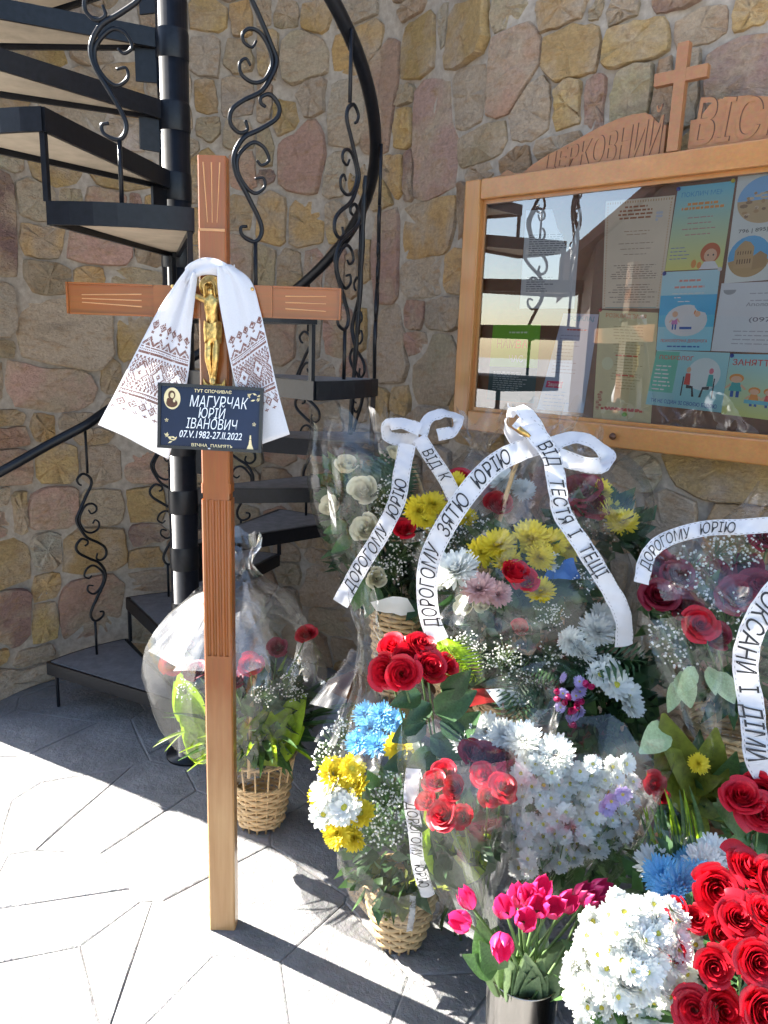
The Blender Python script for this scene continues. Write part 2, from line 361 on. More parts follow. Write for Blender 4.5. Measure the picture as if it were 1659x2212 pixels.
# ------------------------------------------------------------------ rubble stone wall
TAN, OCH, PNK, GRY, DRK, BRN, OLV, LIT = (.48, .375, .265), (.52, .335, .14), (.49, .295, .215), (.43, .35, .265), (.29, .17, .145), (.35, .22, .135), (.43, .335, .205), (.55, .465, .355)
ZR = {1: (0, 350, 3.318), 2: (0, 800, 3.318), 3: (0, 1250, 3.318), 4: (450, 0, 3.318), 5: (500, 400, 3.318), 6: (800, 0, 3.318), 7: (800, 450, 3.6875), 8: (1250, 0, 2.476)}
STONES = [
 (1, -260, 280, 110, 1130, DRK), (1, 140, 330, 450, 690, GRY), (1, 505, 390, 690, 620, OLV), (1, 700, 390, 1060, 730, PNK), (1, 1080, 430, 1180, 640, PNK), (1, 1190, 440, 1330, 700, OCH),
 (1, 165, 690, 540, 960, OCH), (1, 540, 750, 1090, 1030, PNK), (1, 1110, 800, 1400, 1060, BRN), (1, 220, 1040, 620, 1330, OLV), (1, 590, 1050, 900, 1250, OCH), (1, 870, 1060, 1340, 1300, OLV),
 (1, 140, 1240, 980, 2000, TAN), (1, -260, 1180, 140, 1640, GRY), (1, 940, 1420, 1250, 1860, OCH), (1, 1270, 1320, 1600, 1900, BRN),
 (2, -200, 160, 140, 310, OLV), (2, -200, 330, 30, 700, GRY), (2, 40, 330, 820, 740, PNK), (2, 810, 290, 1020, 600, OCH), (2, 1030, 290, 1330, 700, GRY), (2, -160, 740, 210, 880, OCH), (2, 230, 770, 450, 1000, OCH), (2, -160, 890, 280, 1060, PNK), (2, 470, 770, 830, 900, GRY),
 (2, 590, 880, 1000, 1030, OCH), (2, 840, 640, 1320, 960, TAN), (2, 670, 1040, 1010, 1370, TAN), (2, 290, 1050, 640, 1360, OCH), (2, -160, 1080, 260, 1370, PNK), (2, 1030, 1000, 1390, 1350, PNK), (2, 1060, 1380, 1420, 1760, OCH), (2, 690, 1400, 1030, 1710, TAN), (2, 230, 1390, 620, 1730, PNK), (2, 100, 1400, 205, 1770, OCH), (2, -200, 1400, 80, 1560, LIT),
 (3, -200, 80, 105, 330, PNK), (3, -200, 350, 235, 730, OCH), (3, 255, 265, 500, 580, LIT), (3, 545, 245, 1030, 600, OCH), (3, 1070, 130, 1400, 370, DRK), (3, 1075, 390, 1400, 560, OCH), (3, 1060, 570, 1400, 760, TAN), (3, 265, 600, 490, 830, OCH), (3, -200, 770, 225, 1220, DRK), (3, 265, 860, 465, 1180, OCH), (3, 535, 630, 1030, 1210, PNK), (3, 1040, 780, 1420, 1150, GRY), (3, 80, 1230, 490, 1370, TAN), (3, -200, 1260, 60, 1380, OCH), (3, -200, 1390, 430, 1640, LIT), (3, 500, 1230, 1000, 1420, PNK),
 (4, 110, 20, 390, 280, OCH), (4, 110, 290, 340, 650, GRY), (4, 360, 330, 620, 620, OLV), (4, 110, 660, 310, 950, OCH), (4, 120, 970, 340, 1140, OLV), (4, 350, 640, 620, 980, GRY), (4, 420, 0, 610, 320, OCH), (4, 640, 20, 760, 240, GRY), (4, 640, 250, 830, 640, OCH), (4, 780, 30, 1000, 240, OLV), (4, 840, 260, 1180, 690, OLV), (4, 640, 660, 760, 1020, BRN), (4, 770, 880, 1000, 1150, OCH), (4, 1000, 650, 1200, 980, GRY), (4, 830, 1010, 1190, 1580, PNK), (4, 640, 1400, 800, 1510, DRK), (4, 430, 1250, 630, 1530, PNK), (4, 640, 1050, 790, 1390, OLV), (4, 360, 1000, 620, 1240, OLV), (4, 1020, 0, 1280, 300, OCH),
 (5, 470, 320, 730, 690, OCH), (5, 745, 330, 1040, 740, OCH), (5, 190, 350, 450, 590, OCH), (5, 190, 610, 440, 1060, PNK), (5, 460, 700, 630, 1060, OLV), (5, 645, 750, 855, 1080, OCH), (5, 860, 700, 1010, 1080, PNK), (5, 1050, 340, 1200, 690, OCH), (5, 1200, 0, 1380, 360, OCH), (5, 1430, 430, 1650, 1160, PNK), (5, 1060, 710, 1220, 1200, PNK), (5, 1225, 700, 1330, 1200, BRN), (5, 1340, 480, 1425, 1180, OCH), (5, 560, 1150, 800, 1659, PNK), (5, 820, 1100, 1010, 1659, TAN), (5, 1040, 1220, 1270, 1640, PNK), (5, 1300, 1240, 1395, 1590, OCH), (5, 1440, 60, 1640, 420, OCH),
 (6, 120, 20, 550, 190, GRY), (6, 190, 200, 540, 560, OCH), (6, 560, 0, 1000, 130, BRN), (6, 390, 330, 640, 1270, PNK), (6, 700, 190, 970, 650, OCH), (6, 980, 60, 1060, 420, GRY), (6, 1040, 40, 1400, 590, OCH), (6, 1400, -60, 1659, 250, OLV), (6, 1400, 250, 1720, 930, PNK), (6, 640, 690, 790, 880, OLV), (6, 620, 900, 785, 1240, OCH), (6, 800, 660, 1140, 1640, PNK), (6, 1070, 500, 1385, 1070, GRY), (6, 1160, 1060, 1545, 1340, OLV), (6, 480, 1290, 700, 1700, OCH), (6, 715, 1270, 795, 1700, DRK), (6, 225, 1310, 365, 1700, OCH), (6, 1220, 1360, 1440, 1500, BRN),
 (7, 765, 190, 1235, 690, OCH), (7, 800, 720, 1150, 1080, GRY), (7, 1170, 640, 1340, 1040, OCH), (7, 1275, 50, 1400, 600, BRN), (7, 760, 1110, 975, 1370, PNK), (7, 985, 1080, 1270, 1390, GRY), (7, 475, 1200, 800, 1870, TAN), (7, 800, 1400, 1020, 1620, PNK), (7, 890, 1450, 1250, 2070, TAN), (7, 480, 1920, 650, 2300, OCH), (7, 665, 1890, 835, 2200, OCH), (7, 200, 1620, 440, 1900, PNK), (7, 200, 1930, 450, 2250, TAN), (7, 860, 2100, 1250, 2400, GRY),
 (8, 270, -40, 570, 150, OCH), (8, 340, 140, 630, 480, OCH), (8, 580, -20, 620, 150, OLV), (8, 630, -30, 880, 160, OLV), (8, 650, 120, 1040, 390, OCH), (8, 880, -90, 1330, 70, DRK), (8, 1080, 60, 1400, 280, BRN), (8, 1430, -40, 1760, 170, OCH), (8, 1270, 230, 1900, 640, DRK), (8, 65, 540, 310, 880, GRY), (8, 340, 490, 510, 800, OCH), (8, 535, 490, 635, 810, PNK), (8, 690, 400, 960, 740, OLV), (8, 975, 390, 1070, 760, BRN), (8, 1110, 310, 1240, 760, GRY), (8, 210, 840, 500, 1000, BRN), (8, 0, 900, 200, 1100, BRN),
]
lst = []
for (zr, x0, y0, x1, y1, col) in STONES:
    ox, oy, k = ZR[zr]; q = .8641
    def cv(x, y): return on_wall((ox+x/k)*q, (oy+y/k)*q)
    xm, ym = (x0+x1)/2, (y0+y1)/2
    c, l, r_, t_, b_ = cv(xm, ym), cv(x0, ym), cv(x1, ym), cv(xm, y0), cv(xm, y1)
    if c is None: continue
    if l is None: l = (0, c[1]-.15, 0)
    if r_ is None: r_ = (0, c[1]+.15, 0)
    lst.append([c[1], c[2], max(.035, (r_[1]-l[1])/2), max(.03, (t_[2]-b_[2])/2), col])
SMAX = WS[-1]
def nd(s, z, st): return ((abs(s-st[0])/st[2])**3+(abs(z-st[1])/st[3])**3)**(1/3)
listed = len(lst)
pal = [OCH, OCH, TAN, PNK, GRY, OLV, BRN, LIT]
for _ in range(9000):                                         # stones where the photograph hides or does not reach the wall
    s, z = rng.uniform(0, SMAX), rng.uniform(0, WALLH); a, b = rng.uniform(.07, .16), rng.uniform(.06, .13)
    ok = True
    for st in lst:
        if abs(s-st[0]) < st[2]+a*.6 and abs(z-st[1]) < st[3]+b*.6: ok = False; break
    if ok: lst.append([s, z, a, b, pal[rng.integers(len(pal))]])
for _ in range(14000):                                        # small packing stones in the leftover gaps
    s, z = rng.uniform(0, SMAX), rng.uniform(0, WALLH); a, b = rng.uniform(.05, .08), rng.uniform(.042, .07)
    ok = True
    for st in lst:
        if abs(s-st[0]) < st[2]*1.02+a*.9 and abs(z-st[1]) < st[3]*1.02+b*.9: ok = False; break
    if ok: lst.append([s, z, a, b, pal[rng.integers(len(pal))]])
wt = tag(part('stone_wall', [(0, 0, 0)], [], MORTAR), 'tall curved wall of ochre and pink rubble stone with grey mortar joints', 'wall')
mb = MB(); sv = np.linspace(0, SMAX, 150)
fr = wall(sv, 0, .0); bk = wall(sv, 0, -.30); zs = np.linspace(-.02, WALLH, 12)
mb.grid(np.array([fr+[0, 0, z] for z in zs])); mb.grid(np.array([bk+[0, 0, z] for z in zs])[::-1])
mb.grid(np.array([fr+[0, 0, WALLH], bk+[0, 0, WALLH]])); mb.grid(np.array([[fr[0]+[0, 0, z], bk[0]+[0, 0, z]] for z in zs])); mb.grid(np.array([[bk[-1]+[0, 0, z], fr[-1]+[0, 0, z]] for z in zs]))
wt.data = mkmesh('mortar_core', mb.v, mb.f, MORTAR)
A = np.array([l[:4] for l in lst]); NA = 26; ang0 = np.linspace(0, 2*np.pi, NA, endpoint=False)
for i, st in enumerate(lst):
    s0, z0, a, b, col = st
    ang = ang0+rng.uniform(-.1, .1, NA)
    near = [j for j in range(len(lst)) if j != i and abs(A[j, 0]-s0) < A[j, 2]+a*2.2+.1 and abs(A[j, 1]-z0) < A[j, 3]+b*2.2+.1]
    J = A[near]; ring = []; Ls = []
    ph = rng.uniform(0, 6.28, 3); skw = rng.normal(0, .1)
    tt = np.linspace(.15, 2.1, 80)
    for k, an in enumerate(ang):
        e = np.array([math.cos(an)+skw*math.sin(an), math.sin(an)])
        lim = 1/((abs(e[0])/a)**5+(abs(e[1])/b)**5)**.2    # own outline
        ss, zz_ = s0+e[0]*lim*tt, z0+e[1]*lim*tt
        own = ((abs(ss-s0)/a)**5+(abs(zz_-z0)/b)**5)**.2
        T = 1.75
        if len(J):
            oth = ((np.abs(ss[:, None]-J[:, 0])/J[:, 2])**5+(np.abs(zz_[:, None]-J[:, 1])/J[:, 3])**5)**.2; bad = np.where(oth.min(1) < own)[0]
            if len(bad): T = min(T, tt[bad[0]])
        Ls.append((lim*T, e))
    Lm = np.array([q[0] for q in Ls]); Lm = np.minimum(Lm, 1.14*np.median(np.stack([np.roll(Lm, k) for k in (-3, -2, -1, 0, 1, 2, 3)]), axis=0))
    for L, (an, (_, e)) in zip(Lm, zip(ang, Ls)):
        L = L-.0062*rng.uniform(.6, 1.5)*min(1.6, 1/max(.3, abs(e[0]) if abs(e[0]) > abs(e[1]) else abs(e[1])))
        L *= 1+.022*math.sin(3*an+ph[0])+.016*math.sin(5*an+ph[1])+rng.normal(0, .009)
        ring.append((s0+e[0]*max(L, .012), z0+e[1]*max(L, .012)))
    ring = np.array(ring); ring[:, 0] = np.clip(ring[:, 0], .002, SMAX-.002); ring[:, 1] = np.clip(ring[:, 1], .0, WALLH)
    keep = [0]                                               # chiselled, straight-edged outline: drop nearly collinear points, then re-divide the edges
    def dp(a_, b_):
        if b_-a_ < 2: return []
        p_, q_ = ring[a_], ring[b_ % NA]; e_ = nrm(q_-p_); dd_ = [abs((ring[k][0]-p_[0])*e_[1]-(ring[k][1]-p_[1])*e_[0]) for k in range(a_+1, b_)]; m_ = int(np.argmax(dd_))
        return dp(a_, a_+1+m_)+[a_+1+m_]+dp(a_+1+m_, b_) if dd_[m_] > .014 else []
    keep = [0]+dp(0, NA//2)+[NA//2]+dp(NA//2, NA); cor = ring[keep]; per = np.linalg.norm(np.roll(cor, -1, 0)-cor, axis=1); share = np.maximum(1, np.floor(per/per.sum()*NA)).astype(int)
    while share.sum() < NA: share[np.argmax(per/share)] += 1
    while share.sum() > NA: share[np.argmax(share)] -= 1
    new = []
    for k in range(len(cor)):
        p_, q_ = cor[k], cor[(k+1) % len(cor)]
        for m_ in range(share[k]): new.append(p_+(q_-p_)*m_/share[k]+(rng.normal(0, .0022, 2) if m_ else 0))
    ring = .86*np.array(new)+.07*(np.roll(new, 1, 0)+np.roll(new, -1, 0))
    dep = rng.uniform(.007, .025); tilt = rng.normal(0, .07, 2)
    def lay(sc_, d, nz):
        q = ring.mean(0)+(ring-ring.mean(0))*sc_; dd = d+(q-ring.mean(0))@tilt+rng.normal(0, nz, len(q)); return wall(q[:, 0], q[:, 1], np.maximum(dd, -.004) if d > 0 else d)
    L0, L1, L2, L3 = lay(1.0, -.01, 0), lay(.995, dep*.62, .0012), lay(.955, dep, .0016), lay(.5, dep*1.05, .0045)
    cc = ring.mean(0); Cc = wall(np.array([cc[0]]), np.array([cc[1]]), dep*1.15)
    v = np.vstack([L0, L1, L2, L3, Cc]); n = NA
    f = [(q*n+k, q*n+(k+1) % n, (q+1)*n+(k+1) % n, (q+1)*n+k) for q in range(3) for k in range(n)]+[(3*n+k, 3*n+(k+1) % n, 4*n) for k in range(n)]
    o = part('stone', v, f, STONE, wt, True); o.data.set_sharp_from_angle(angle=R(32))
    j_ = rng.uniform(.76, 1.1); o.color = (col[0]*j_*rng.uniform(.95, 1.05), col[1]*j_, col[2]*j_*rng.uniform(.92, 1.06), 1)

z = .01                                                      # quoins closing the free end of the wall
while z < WALLH-.1:
    hq = min(rng.uniform(.16, .32), WALLH-z); t2 = np.array([*WT[0], 0]); n2 = np.array([*WN[0], 0]); cut = rng.uniform(.35, .65) if rng.random() < .5 else 1
    for lo, hi in (((-.295, -.005),) if cut == 1 else ((-.295, -.295+.29*cut-.006), (-.295+.29*cut+.006, -.005))):
        q = MB(); pr = [(lo+rng.uniform(0, .006), rng.uniform(0, .008)), ((lo+hi)/2, rng.uniform(0, .005)), (hi-rng.uniform(0, .006), rng.uniform(0, .008)), (hi-rng.uniform(0, .006), hq-.014-rng.uniform(0, .008)), ((lo+hi)/2, hq-.012), (lo+rng.uniform(0, .006), hq-.014-rng.uniform(0, .008))]
        q.prism(pr, np.array([*WP[0], z])-t2*rng.uniform(.012, .022), n2, [0, 0, 1.], t2, .03); o = q.obj('stone', STONE, wt); col = pal[rng.integers(len(pal))]; o.color = (*col, 1)
    z += hq

# ------------------------------------------------------------------ spiral stair
RISE, DA, A1, RT0, RR = .22, 28.2, 154.0, .742, .685
def pol(a, r_, z): return np.array([CX+r_*math.cos(R(a)), CY+r_*math.sin(R(a)), z])
st = thing('spiral_staircase', (CX, CY, 0), 'black iron spiral staircase with scrolled balusters against the curved wall', 'staircase')
MB().lathe([(.0, 0), (.09, 0), (.09, .012), (.052, .014), (.052, 4.9), (0, 4.9)], (CX, CY, 0), 28).obj('centre_column', IRON, st, True)
NT = 19
for n in range(1, NT+1):
    a0 = A1-DA*(n-1); a1 = a0-DA; zt = RISE*n; RT = RT0+(.06 if n == 1 else .03 if n == 2 else 0)
    tr = MB()                                                # iron edge frame: two radial bars and the outer bar
    arc = [a0+(a1-a0)*k/6 for k in range(7)]
    def bar(p, q, hgt=.057, th=.012):
        e = nrm(q-p); nn = np.cross(e, [0, 0, 1]); nn = nrm(nn); mid = (p+q)/2; tr.box(mid+[0, 0, -hgt/2], (np.linalg.norm(q-p), th, hgt), np.stack([e, nn, [0, 0, 1]], 1))
    bar(pol(a0, .05, zt), pol(a0, RT, zt)); bar(pol(a1, .05, zt), pol(a1, RT, zt))
    outer = [pol(a, RT, zt) for a in (arc if n > 2 else arc)]
    g = np.array([[pol(a, RT+.006, zt), pol(a, RT+.006, zt-.057), pol(a, RT-.006, zt-.057), pol(a, RT-.006, zt), pol(a, RT+.006, zt)] for a in arc]); tr.grid(g)
    fr_ = tr.obj('tread', IRON, st)
    sl = MB(); arc2 = [a0-1+(a1-a0+2)*k/6 for k in range(7)]; top = [pol(a0-5, .05, zt+.001)]+[pol(a, RT-.007, zt+.001) for a in arc2]+[pol(a1+5, .05, zt+.001)]; bot = [p-[0, 0, .022] for p in top]; m = len(top)
    sl.add(top+bot, [tuple(range(m)), tuple(range(2*m-1, m-1, -1))]+[(k, k+m, (k+1) % m+m, (k+1) % m) for k in range(m)]); sl.obj('step_slab', STEP, fr_)
    un = MB(); u = [pol(a0-1.5, .07, zt-.03)]+[pol(a, RT-.02, zt-.03) for a in arc[0:1]]+[pol(a, RT-.02, zt-.03) for a in arc[1:-1]]+[pol(a1+1.5, RT-.02, zt-.03), pol(a1+1.5, .07, zt-.03)]; d_ = [p-[0, 0, .012] for p in u]; m = len(u)
    un.add(u+d_, [tuple(range(m)), tuple(range(2*m-1, m-1, -1))]+[(k, k+m, (k+1) % m+m, (k+1) % m) for k in range(m)]); un.obj('underside_panel', BOARDUNDER, fr_)
    MB().lathe([(.053, zt-.09), (.0545, zt-.085), (.0545, zt-.005), (.053, zt)], (CX, CY, 0), 24).obj('collar', IRON, st, True)
    gp = MB(); e = nrm(pol(a0-DA/2, 1, 0)-pol(a0-DA/2, 0, 0)); nn = np.array([-e[1], e[0], 0]); gp.box(pol(a0-DA/2, .085, zt-.11), (.07, .01, .1), np.stack([e, nn, [0, 0, 1]], 1)); gp.obj('bracket', IRON, st)
    if n == 1: MB().tube([pol(a0-2, RT-.02, 0), pol(a0-2, RT-.02, zt-.05)], .008, 6).obj('leg', IRON, st)
    else: MB().box((pol(a0-.5, RT-.008, (2*zt-RISE)/2)), (.014, .014, RISE), np.array([[math.cos(R(a0)), -math.sin(R(a0)), 0], [math.sin(R(a0)), math.cos(R(a0)), 0], [0, 0, 1]])).obj('strut', IRON, st)
def railz(a): return 1.21+RISE*(139-a)/DA*1.02+.075*min(1, max(0, a/140))
ra = np.linspace(140, A1-DA*NT-8, 140); lead = catmull([P(-170, 1108, 2.98), P(0, 1020, 3.05), P(105, 961, 3.14), pol(140, RR, railz(140))], 16)[:-1]
MB().tube(list(lead)+[pol(a, RR, railz(a)) for a in ra], .021, 10).obj('handrail', IRON, st, True)
def _bal(pts): return [((x-640)*.00055, (2733-y)/1773) for x, y in pts]      # traced wrought-iron curves: offset from the axis (m), share of the height
BAL_A = _bal([(585, 1390), (562, 1375), (553, 1340), (600, 1305), (655, 1335), (668, 1390), (615, 1480), (552, 1590), (530, 1640), (545, 1693), (605, 1785), (700, 1843), (758, 1893), (766, 1950), (722, 1984), (680, 1965), (690, 1925)])
BAL_B = _bal([(585, 1850), (610, 1838), (608, 1812), (560, 1793), (514, 1838), (530, 1893), (620, 1955), (700, 2003), (748, 2083), (738, 2163), (680, 2255), (612, 2370), (613, 2430), (650, 2458), (708, 2436), (716, 2400), (684, 2392)])
BAL_C = _bal([(632, 1580), (655, 1612), (695, 1598), (700, 1565), (665, 1537), (610, 1545), (565, 1603), (553, 1663), (590, 1733), (650, 1758), (708, 1735), (716, 1690), (685, 1665), (662, 1690)])
BAL_D = _bal([(632, 2090), (605, 2108), (568, 2080), (595, 2028), (655, 2016), (726, 2083), (730, 2153), (690, 2213), (640, 2238), (592, 2205), (598, 2165), (640, 2172)])
def baluster_parts(H):
    return ([np.array([(0, 0, 0), (0, 0, H*275/1773)]), np.array([(0, 0, H*(1-345/1773)), (0, 0, H)])],
            [(catmull([(x, 0, z*H) for x, z in q], 70), r_) for q, r_ in ((BAL_A, .0062), (BAL_B, .0062), (BAL_C, .005), (BAL_D, .005))])
def baluster(a, z0, z1):
    H = z1-z0; rods, curls = baluster_parts(H); o = pol(a, RR+.02, z0); e = nrm(np.array([math.sin(R(a)), -math.cos(R(a)), 0]))
    def tr(p): return np.array([o+e*q[0]+[0, 0, q[2]] for q in p])
    b = MB().tube(tr(rods[0]), .006, 7).obj('baluster', IRON, st, True)
    MB().tube(tr(rods[1]), .006, 7).obj('rod', IRON, b, True)
    for c, r_ in curls: MB().tube(tr(c), r_*(.62+.5*np.sin(np.linspace(.15, 3.0, len(c)))), 6).obj('scroll', IRON, b, True)
for n in range(1, NT+1):
    a = A1-DA*(n-.5); baluster(a, RISE*n, railz(a)-.01)
# wrapped cable hanging from the rail
cb = [P(790, 380, 2.75), P(786, 440, 2.75), P(781, 560, 2.76), P(774, 680, 2.77), P(768, 760, 2.78), P(758, 900, 2.80), P(754, 990, 2.82)]
c = catmull(cb, 90); rad = .007+.003*np.abs(np.sin(np.linspace(0, 26, 90)))
tag(MB().tube(c, rad, 7).obj('cable', IRON, None, True), 'black twisted cable hanging down beside the stair handrail', 'cable')

# ------------------------------------------------------------------ memorial cross
XC, YF = -.4215, 1.835                                       # post axis, front plane
cr = thing('memorial_cross', (XC, YF, 0), 'tall varnished wooden grave cross standing on the paving', 'cross')
def profile_extrude(mb, prof, z0, z1, depth=.045):
    pr = [(x, y) for x, y in prof]; n = len(pr)
    ring = [(XC+x, YF+y) for x, y in pr]+[(XC+pr[-1][0], YF+depth), (XC+pr[0][0], YF+depth)]; m = len(ring)
    a = [(x, y, z0) for x, y in ring]; b = [(x, y, z1) for x, y in ring]
    mb.add(a+b, [(k, (k+1) % m, m+(k+1) % m, m+k) for k in range(m)]+[tuple(range(m-1, -1, -1)), tuple(range(m, 2*m))])
def flat(w_, b=.004): return [(-w_/2, b), (-w_/2+b, 0), (w_/2-b, 0), (w_/2, b)]
def flutes(w_, n=4, d=.004):
    p = [(-w_/2, .004), (-w_/2+.004, 0)]; step = (w_-.014)/n
    for i in range(n):
        x = -w_/2+.007+step*i
        for k in range(7): t = k/6; p.append((x+step*(.15+.7*t), d*math.sin(math.pi*t)))
    return p+[(w_/2-.004, 0), (w_/2, .004)]
b = MB(); W1, W2 = .074, .065
profile_extrude(b, flat(W1), 0, .84); profile_extrude(b, flutes(W1), .84, 1.258); profile_extrude(b, [(-.033, .004), (-.03, .003), (.03, .003), (.033, .004)], 1.258, 1.275); profile_extrude(b, flat(W1), 1.275, 1.30); profile_extrude(b, flat(W1-.004), 1.30, 1.70)
profile_extrude(b, flat(W2), 1.70, 1.90); profile_extrude(b, [(-W2/2, .009), (-W2/2+.003, .006), (W2/2-.003, .006), (W2/2, .009)], 1.90, 2.06)
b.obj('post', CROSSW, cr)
def foot_glow(m):                                            # sunlit glow towards the foot, painted into the wood colour
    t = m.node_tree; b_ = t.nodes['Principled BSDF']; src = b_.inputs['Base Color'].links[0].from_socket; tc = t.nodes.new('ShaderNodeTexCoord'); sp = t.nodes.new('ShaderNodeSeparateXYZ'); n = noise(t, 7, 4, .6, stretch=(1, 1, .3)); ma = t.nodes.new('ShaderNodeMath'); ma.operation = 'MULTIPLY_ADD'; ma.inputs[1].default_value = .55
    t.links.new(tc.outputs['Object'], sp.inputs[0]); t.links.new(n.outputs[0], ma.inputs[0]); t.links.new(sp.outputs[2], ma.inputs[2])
    r_ = ramp(t, ma.outputs[0], [(.62, (1, 1, 1)), (1.0, (0, 0, 0))]); n3 = noise(t, 30, 5, .6, stretch=(1, 1, .05)); glow_wood = ramp(t, n3.outputs[0], [(.3, (.40, .20, .075)), (.7, (.58, .35, .16))]); t.links.new(mixc(t, r_.outputs[0], src, glow_wood.outputs[0]), b_.inputs['Base Color'])
foot_glow(CROSSW)
gb = MB()
for dx, tx in ((0, 0), (-.011, -.019), (.011, .019)): gb.tube([(XC+dx, YF+.0055, 1.915), (XC+tx, YF+.0055, 2.045)], [.001, .0018], 6)
gb.obj('carved_groove', GROOVE, cr)
gb = MB(); gb.box((XC, YF-.0005, 1.898), (W2-.004, .003, .006)); gb.obj('carved_groove', GROOVE, cr)
for sx, x0, x1 in ((-1, XC-W2/2+.002, -.769), (1, XC+W2/2-.002, -.1195)):
    a_, c_ = min(x0, x1), max(x0, x1); zc = 1.735 if sx < 0 else 1.742; am = MB()
    xin = x0+sx*.11
    am.box(((x0+xin)/2, YF+.023, zc), (abs(xin-x0), .044, .073))
    am.box(((xin+x1)/2, YF+.026, zc), (abs(x1-xin), .038, .072))
    rim = MB(); rim.box((x1-sx*.002, YF+.0035, zc), (.004, .008, .072)); rim.box(((xin+x1)/2-sx*.003, YF+.0035, zc-.0345), (abs(x1-xin)-.008, .008, .005)); rim.box(((xin+x1)/2-sx*.003, YF+.0035, zc+.0345), (abs(x1-xin)-.008, .008, .004))
    ob = am.obj('arm', CROSSH, cr); rim.obj('carved_rim', CROSSH, ob)
    for dz, tz in ((0, 0), (-.011, -.019), (.011, .019)):
        gb = MB(); gb.tube([(xin+sx*.03, YF+.0065, zc+dz*1.3), (x1-sx*.035, YF+.0065, zc+tz*(.9 if sx > 0 else .45))], [.0017, .0011], 6); gb.obj('carved_groove', GROOVE, ob)
# gilded figure: one skinned body
def skinned(name, joints, edges, radii, mat, parent, sub=2):
    o = np.array(root_loc(parent)); me = bpy.data.meshes.new(name); me.from_pydata([tuple(np.array(j)-o) for j in joints], edges, []); ob = bpy.data.objects.new(name, me); link(ob, parent)
    md = ob.modifiers.new('skin', 'SKIN'); sv_ = me.skin_vertices[0].data
    for k, r_ in enumerate(radii): sv_[k].radius = (r_, r_) if np.isscalar(r_) else r_; sv_[k].use_root = (k == 0)
    s2 = ob.modifiers.new('sub', 'SUBSURF'); s2.levels = sub; s2.render_levels = sub; me.materials.append(mat)
    md.use_smooth_shade = True; return ob
fx, fy = XC+.002, YF-.017
J = [(fx, fy, 1.662), (fx, fy, 1.690), (fx-.001, fy-.004, 1.715), (fx, fy-.004, 1.737), (fx, fy-.004, 1.752), (fx-.004, fy-.008, 1.768),
     (fx-.022, fy-.003, 1.742), (fx-.060, fy+.002, 1.757), (fx-.098, fy+.006, 1.770), (fx+.022, fy-.003, 1.742), (fx+.060, fy+.002, 1.757), (fx+.098, fy+.006, 1.770),
     (fx-.008, fy-.003, 1.648), (fx-.009, fy-.013, 1.605), (fx-.003, fy-.002, 1.562), (fx-.002, fy-.010, 1.545), (fx+.009, fy-.003, 1.648), (fx+.009, fy-.015, 1.603), (fx+.003, fy-.004, 1.560), (fx+.003, fy-.013, 1.543)]
Ed = [(0, 1), (1, 2), (2, 3), (3, 4), (4, 5), (3, 6), (6, 7), (7, 8), (3, 9), (9, 10), (10, 11), (0, 12), (12, 13), (13, 14), (14, 15), (0, 16), (16, 17), (17, 18), (18, 19)]
Rd = [(.017, .013), (.0135, .011), (.017, .013), (.018, .012), .006, .0115, .0075, .0058, .0055, .0075, .0058, .0055, .0105, .0085, .0055, .0045, .0105, .0085, .0055, .0045]
fig = skinned('gilded_figure', J, Ed, Rd, GOLD, cr); fig['label'] = 'small gilded figure fixed to the front of the cross'
hb = MB(); hb.lathe([(0, -.004), (.026, -.004), (.028, 0), (.026, .003), (0, .003)], (0, 0, 0), 24); hv = np.array(hb.v); hv = np.stack([hv[:, 0]+fx-.004, hv[:, 2]+fy+.008, hv[:, 1]+1.770], 1); part('halo', hv, hb.f, GOLD, fig)
cl_ = MB(); g = []
for k in range(29):
    a = 2*math.pi*k/28; rr = .0225+.0016*math.sin(5*a+.5); g.append([(fx+rr*.92*math.cos(a), fy-.002+rr*.78*math.sin(a), 1.690-.004*math.sin(3*a)), (fx+rr*.98*math.cos(a), fy-.002+rr*.86*math.sin(a), 1.672), (fx+rr*.86*math.cos(a), fy-.003+rr*.82*math.sin(a), 1.648-.007*math.sin(2*a+1))])
cl_.grid(g); cl_.obj('loincloth', GOLD, fig, True)
hr = MB()
for k in range(16):
    a = 2*math.pi*k/16
    if math.sin(a) < -.45: continue
    hr.tube(catmull([(fx-.004+.004*math.cos(a), fy-.009, 1.781), (fx-.004+.0125*math.cos(a), fy-.009+.009*math.sin(a), 1.773), (fx-.004+.013*math.cos(a), fy-.008+.009*math.sin(a), 1.757), (fx-.004+.015*math.cos(a+.3), fy-.006+.009*math.sin(a), 1.744)], 7), .0024, 5)
hr.obj('hair', GOLD, fig, True)
ft = MB(); ft.box((fx, fy+.004, 1.541), (.038, .016, .010)); ft.box((fx, fy+.009, 1.530), (.05, .006, .016)); ft.add([(fx-.014, fy+.006, 1.522), (fx+.014, fy+.006, 1.522), (fx, fy+.006, 1.512), (fx-.014, fy+.014, 1.522), (fx+.014, fy+.014, 1.522), (fx, fy+.014, 1.512)], [(0, 1, 2), (3, 5, 4), (0, 3, 4, 1), (1, 4, 5, 2), (2, 5, 3, 0)])
for s_ in (-1, 1): ft.add([(fx+s_*.012, fy+.008, 1.538), (fx+s_*.026, fy+.008, 1.558), (fx+s_*.026, fy+.008, 1.530), (fx+s_*.012, fy+.013, 1.538), (fx+s_*.026, fy+.013, 1.558), (fx+s_*.026, fy+.013, 1.530)], [(0, 1, 2), (3, 5, 4), (0, 3, 4, 1), (1, 4, 5, 2), (2, 5, 3, 0)])
ft.obj('footrest', GOLD, fig)

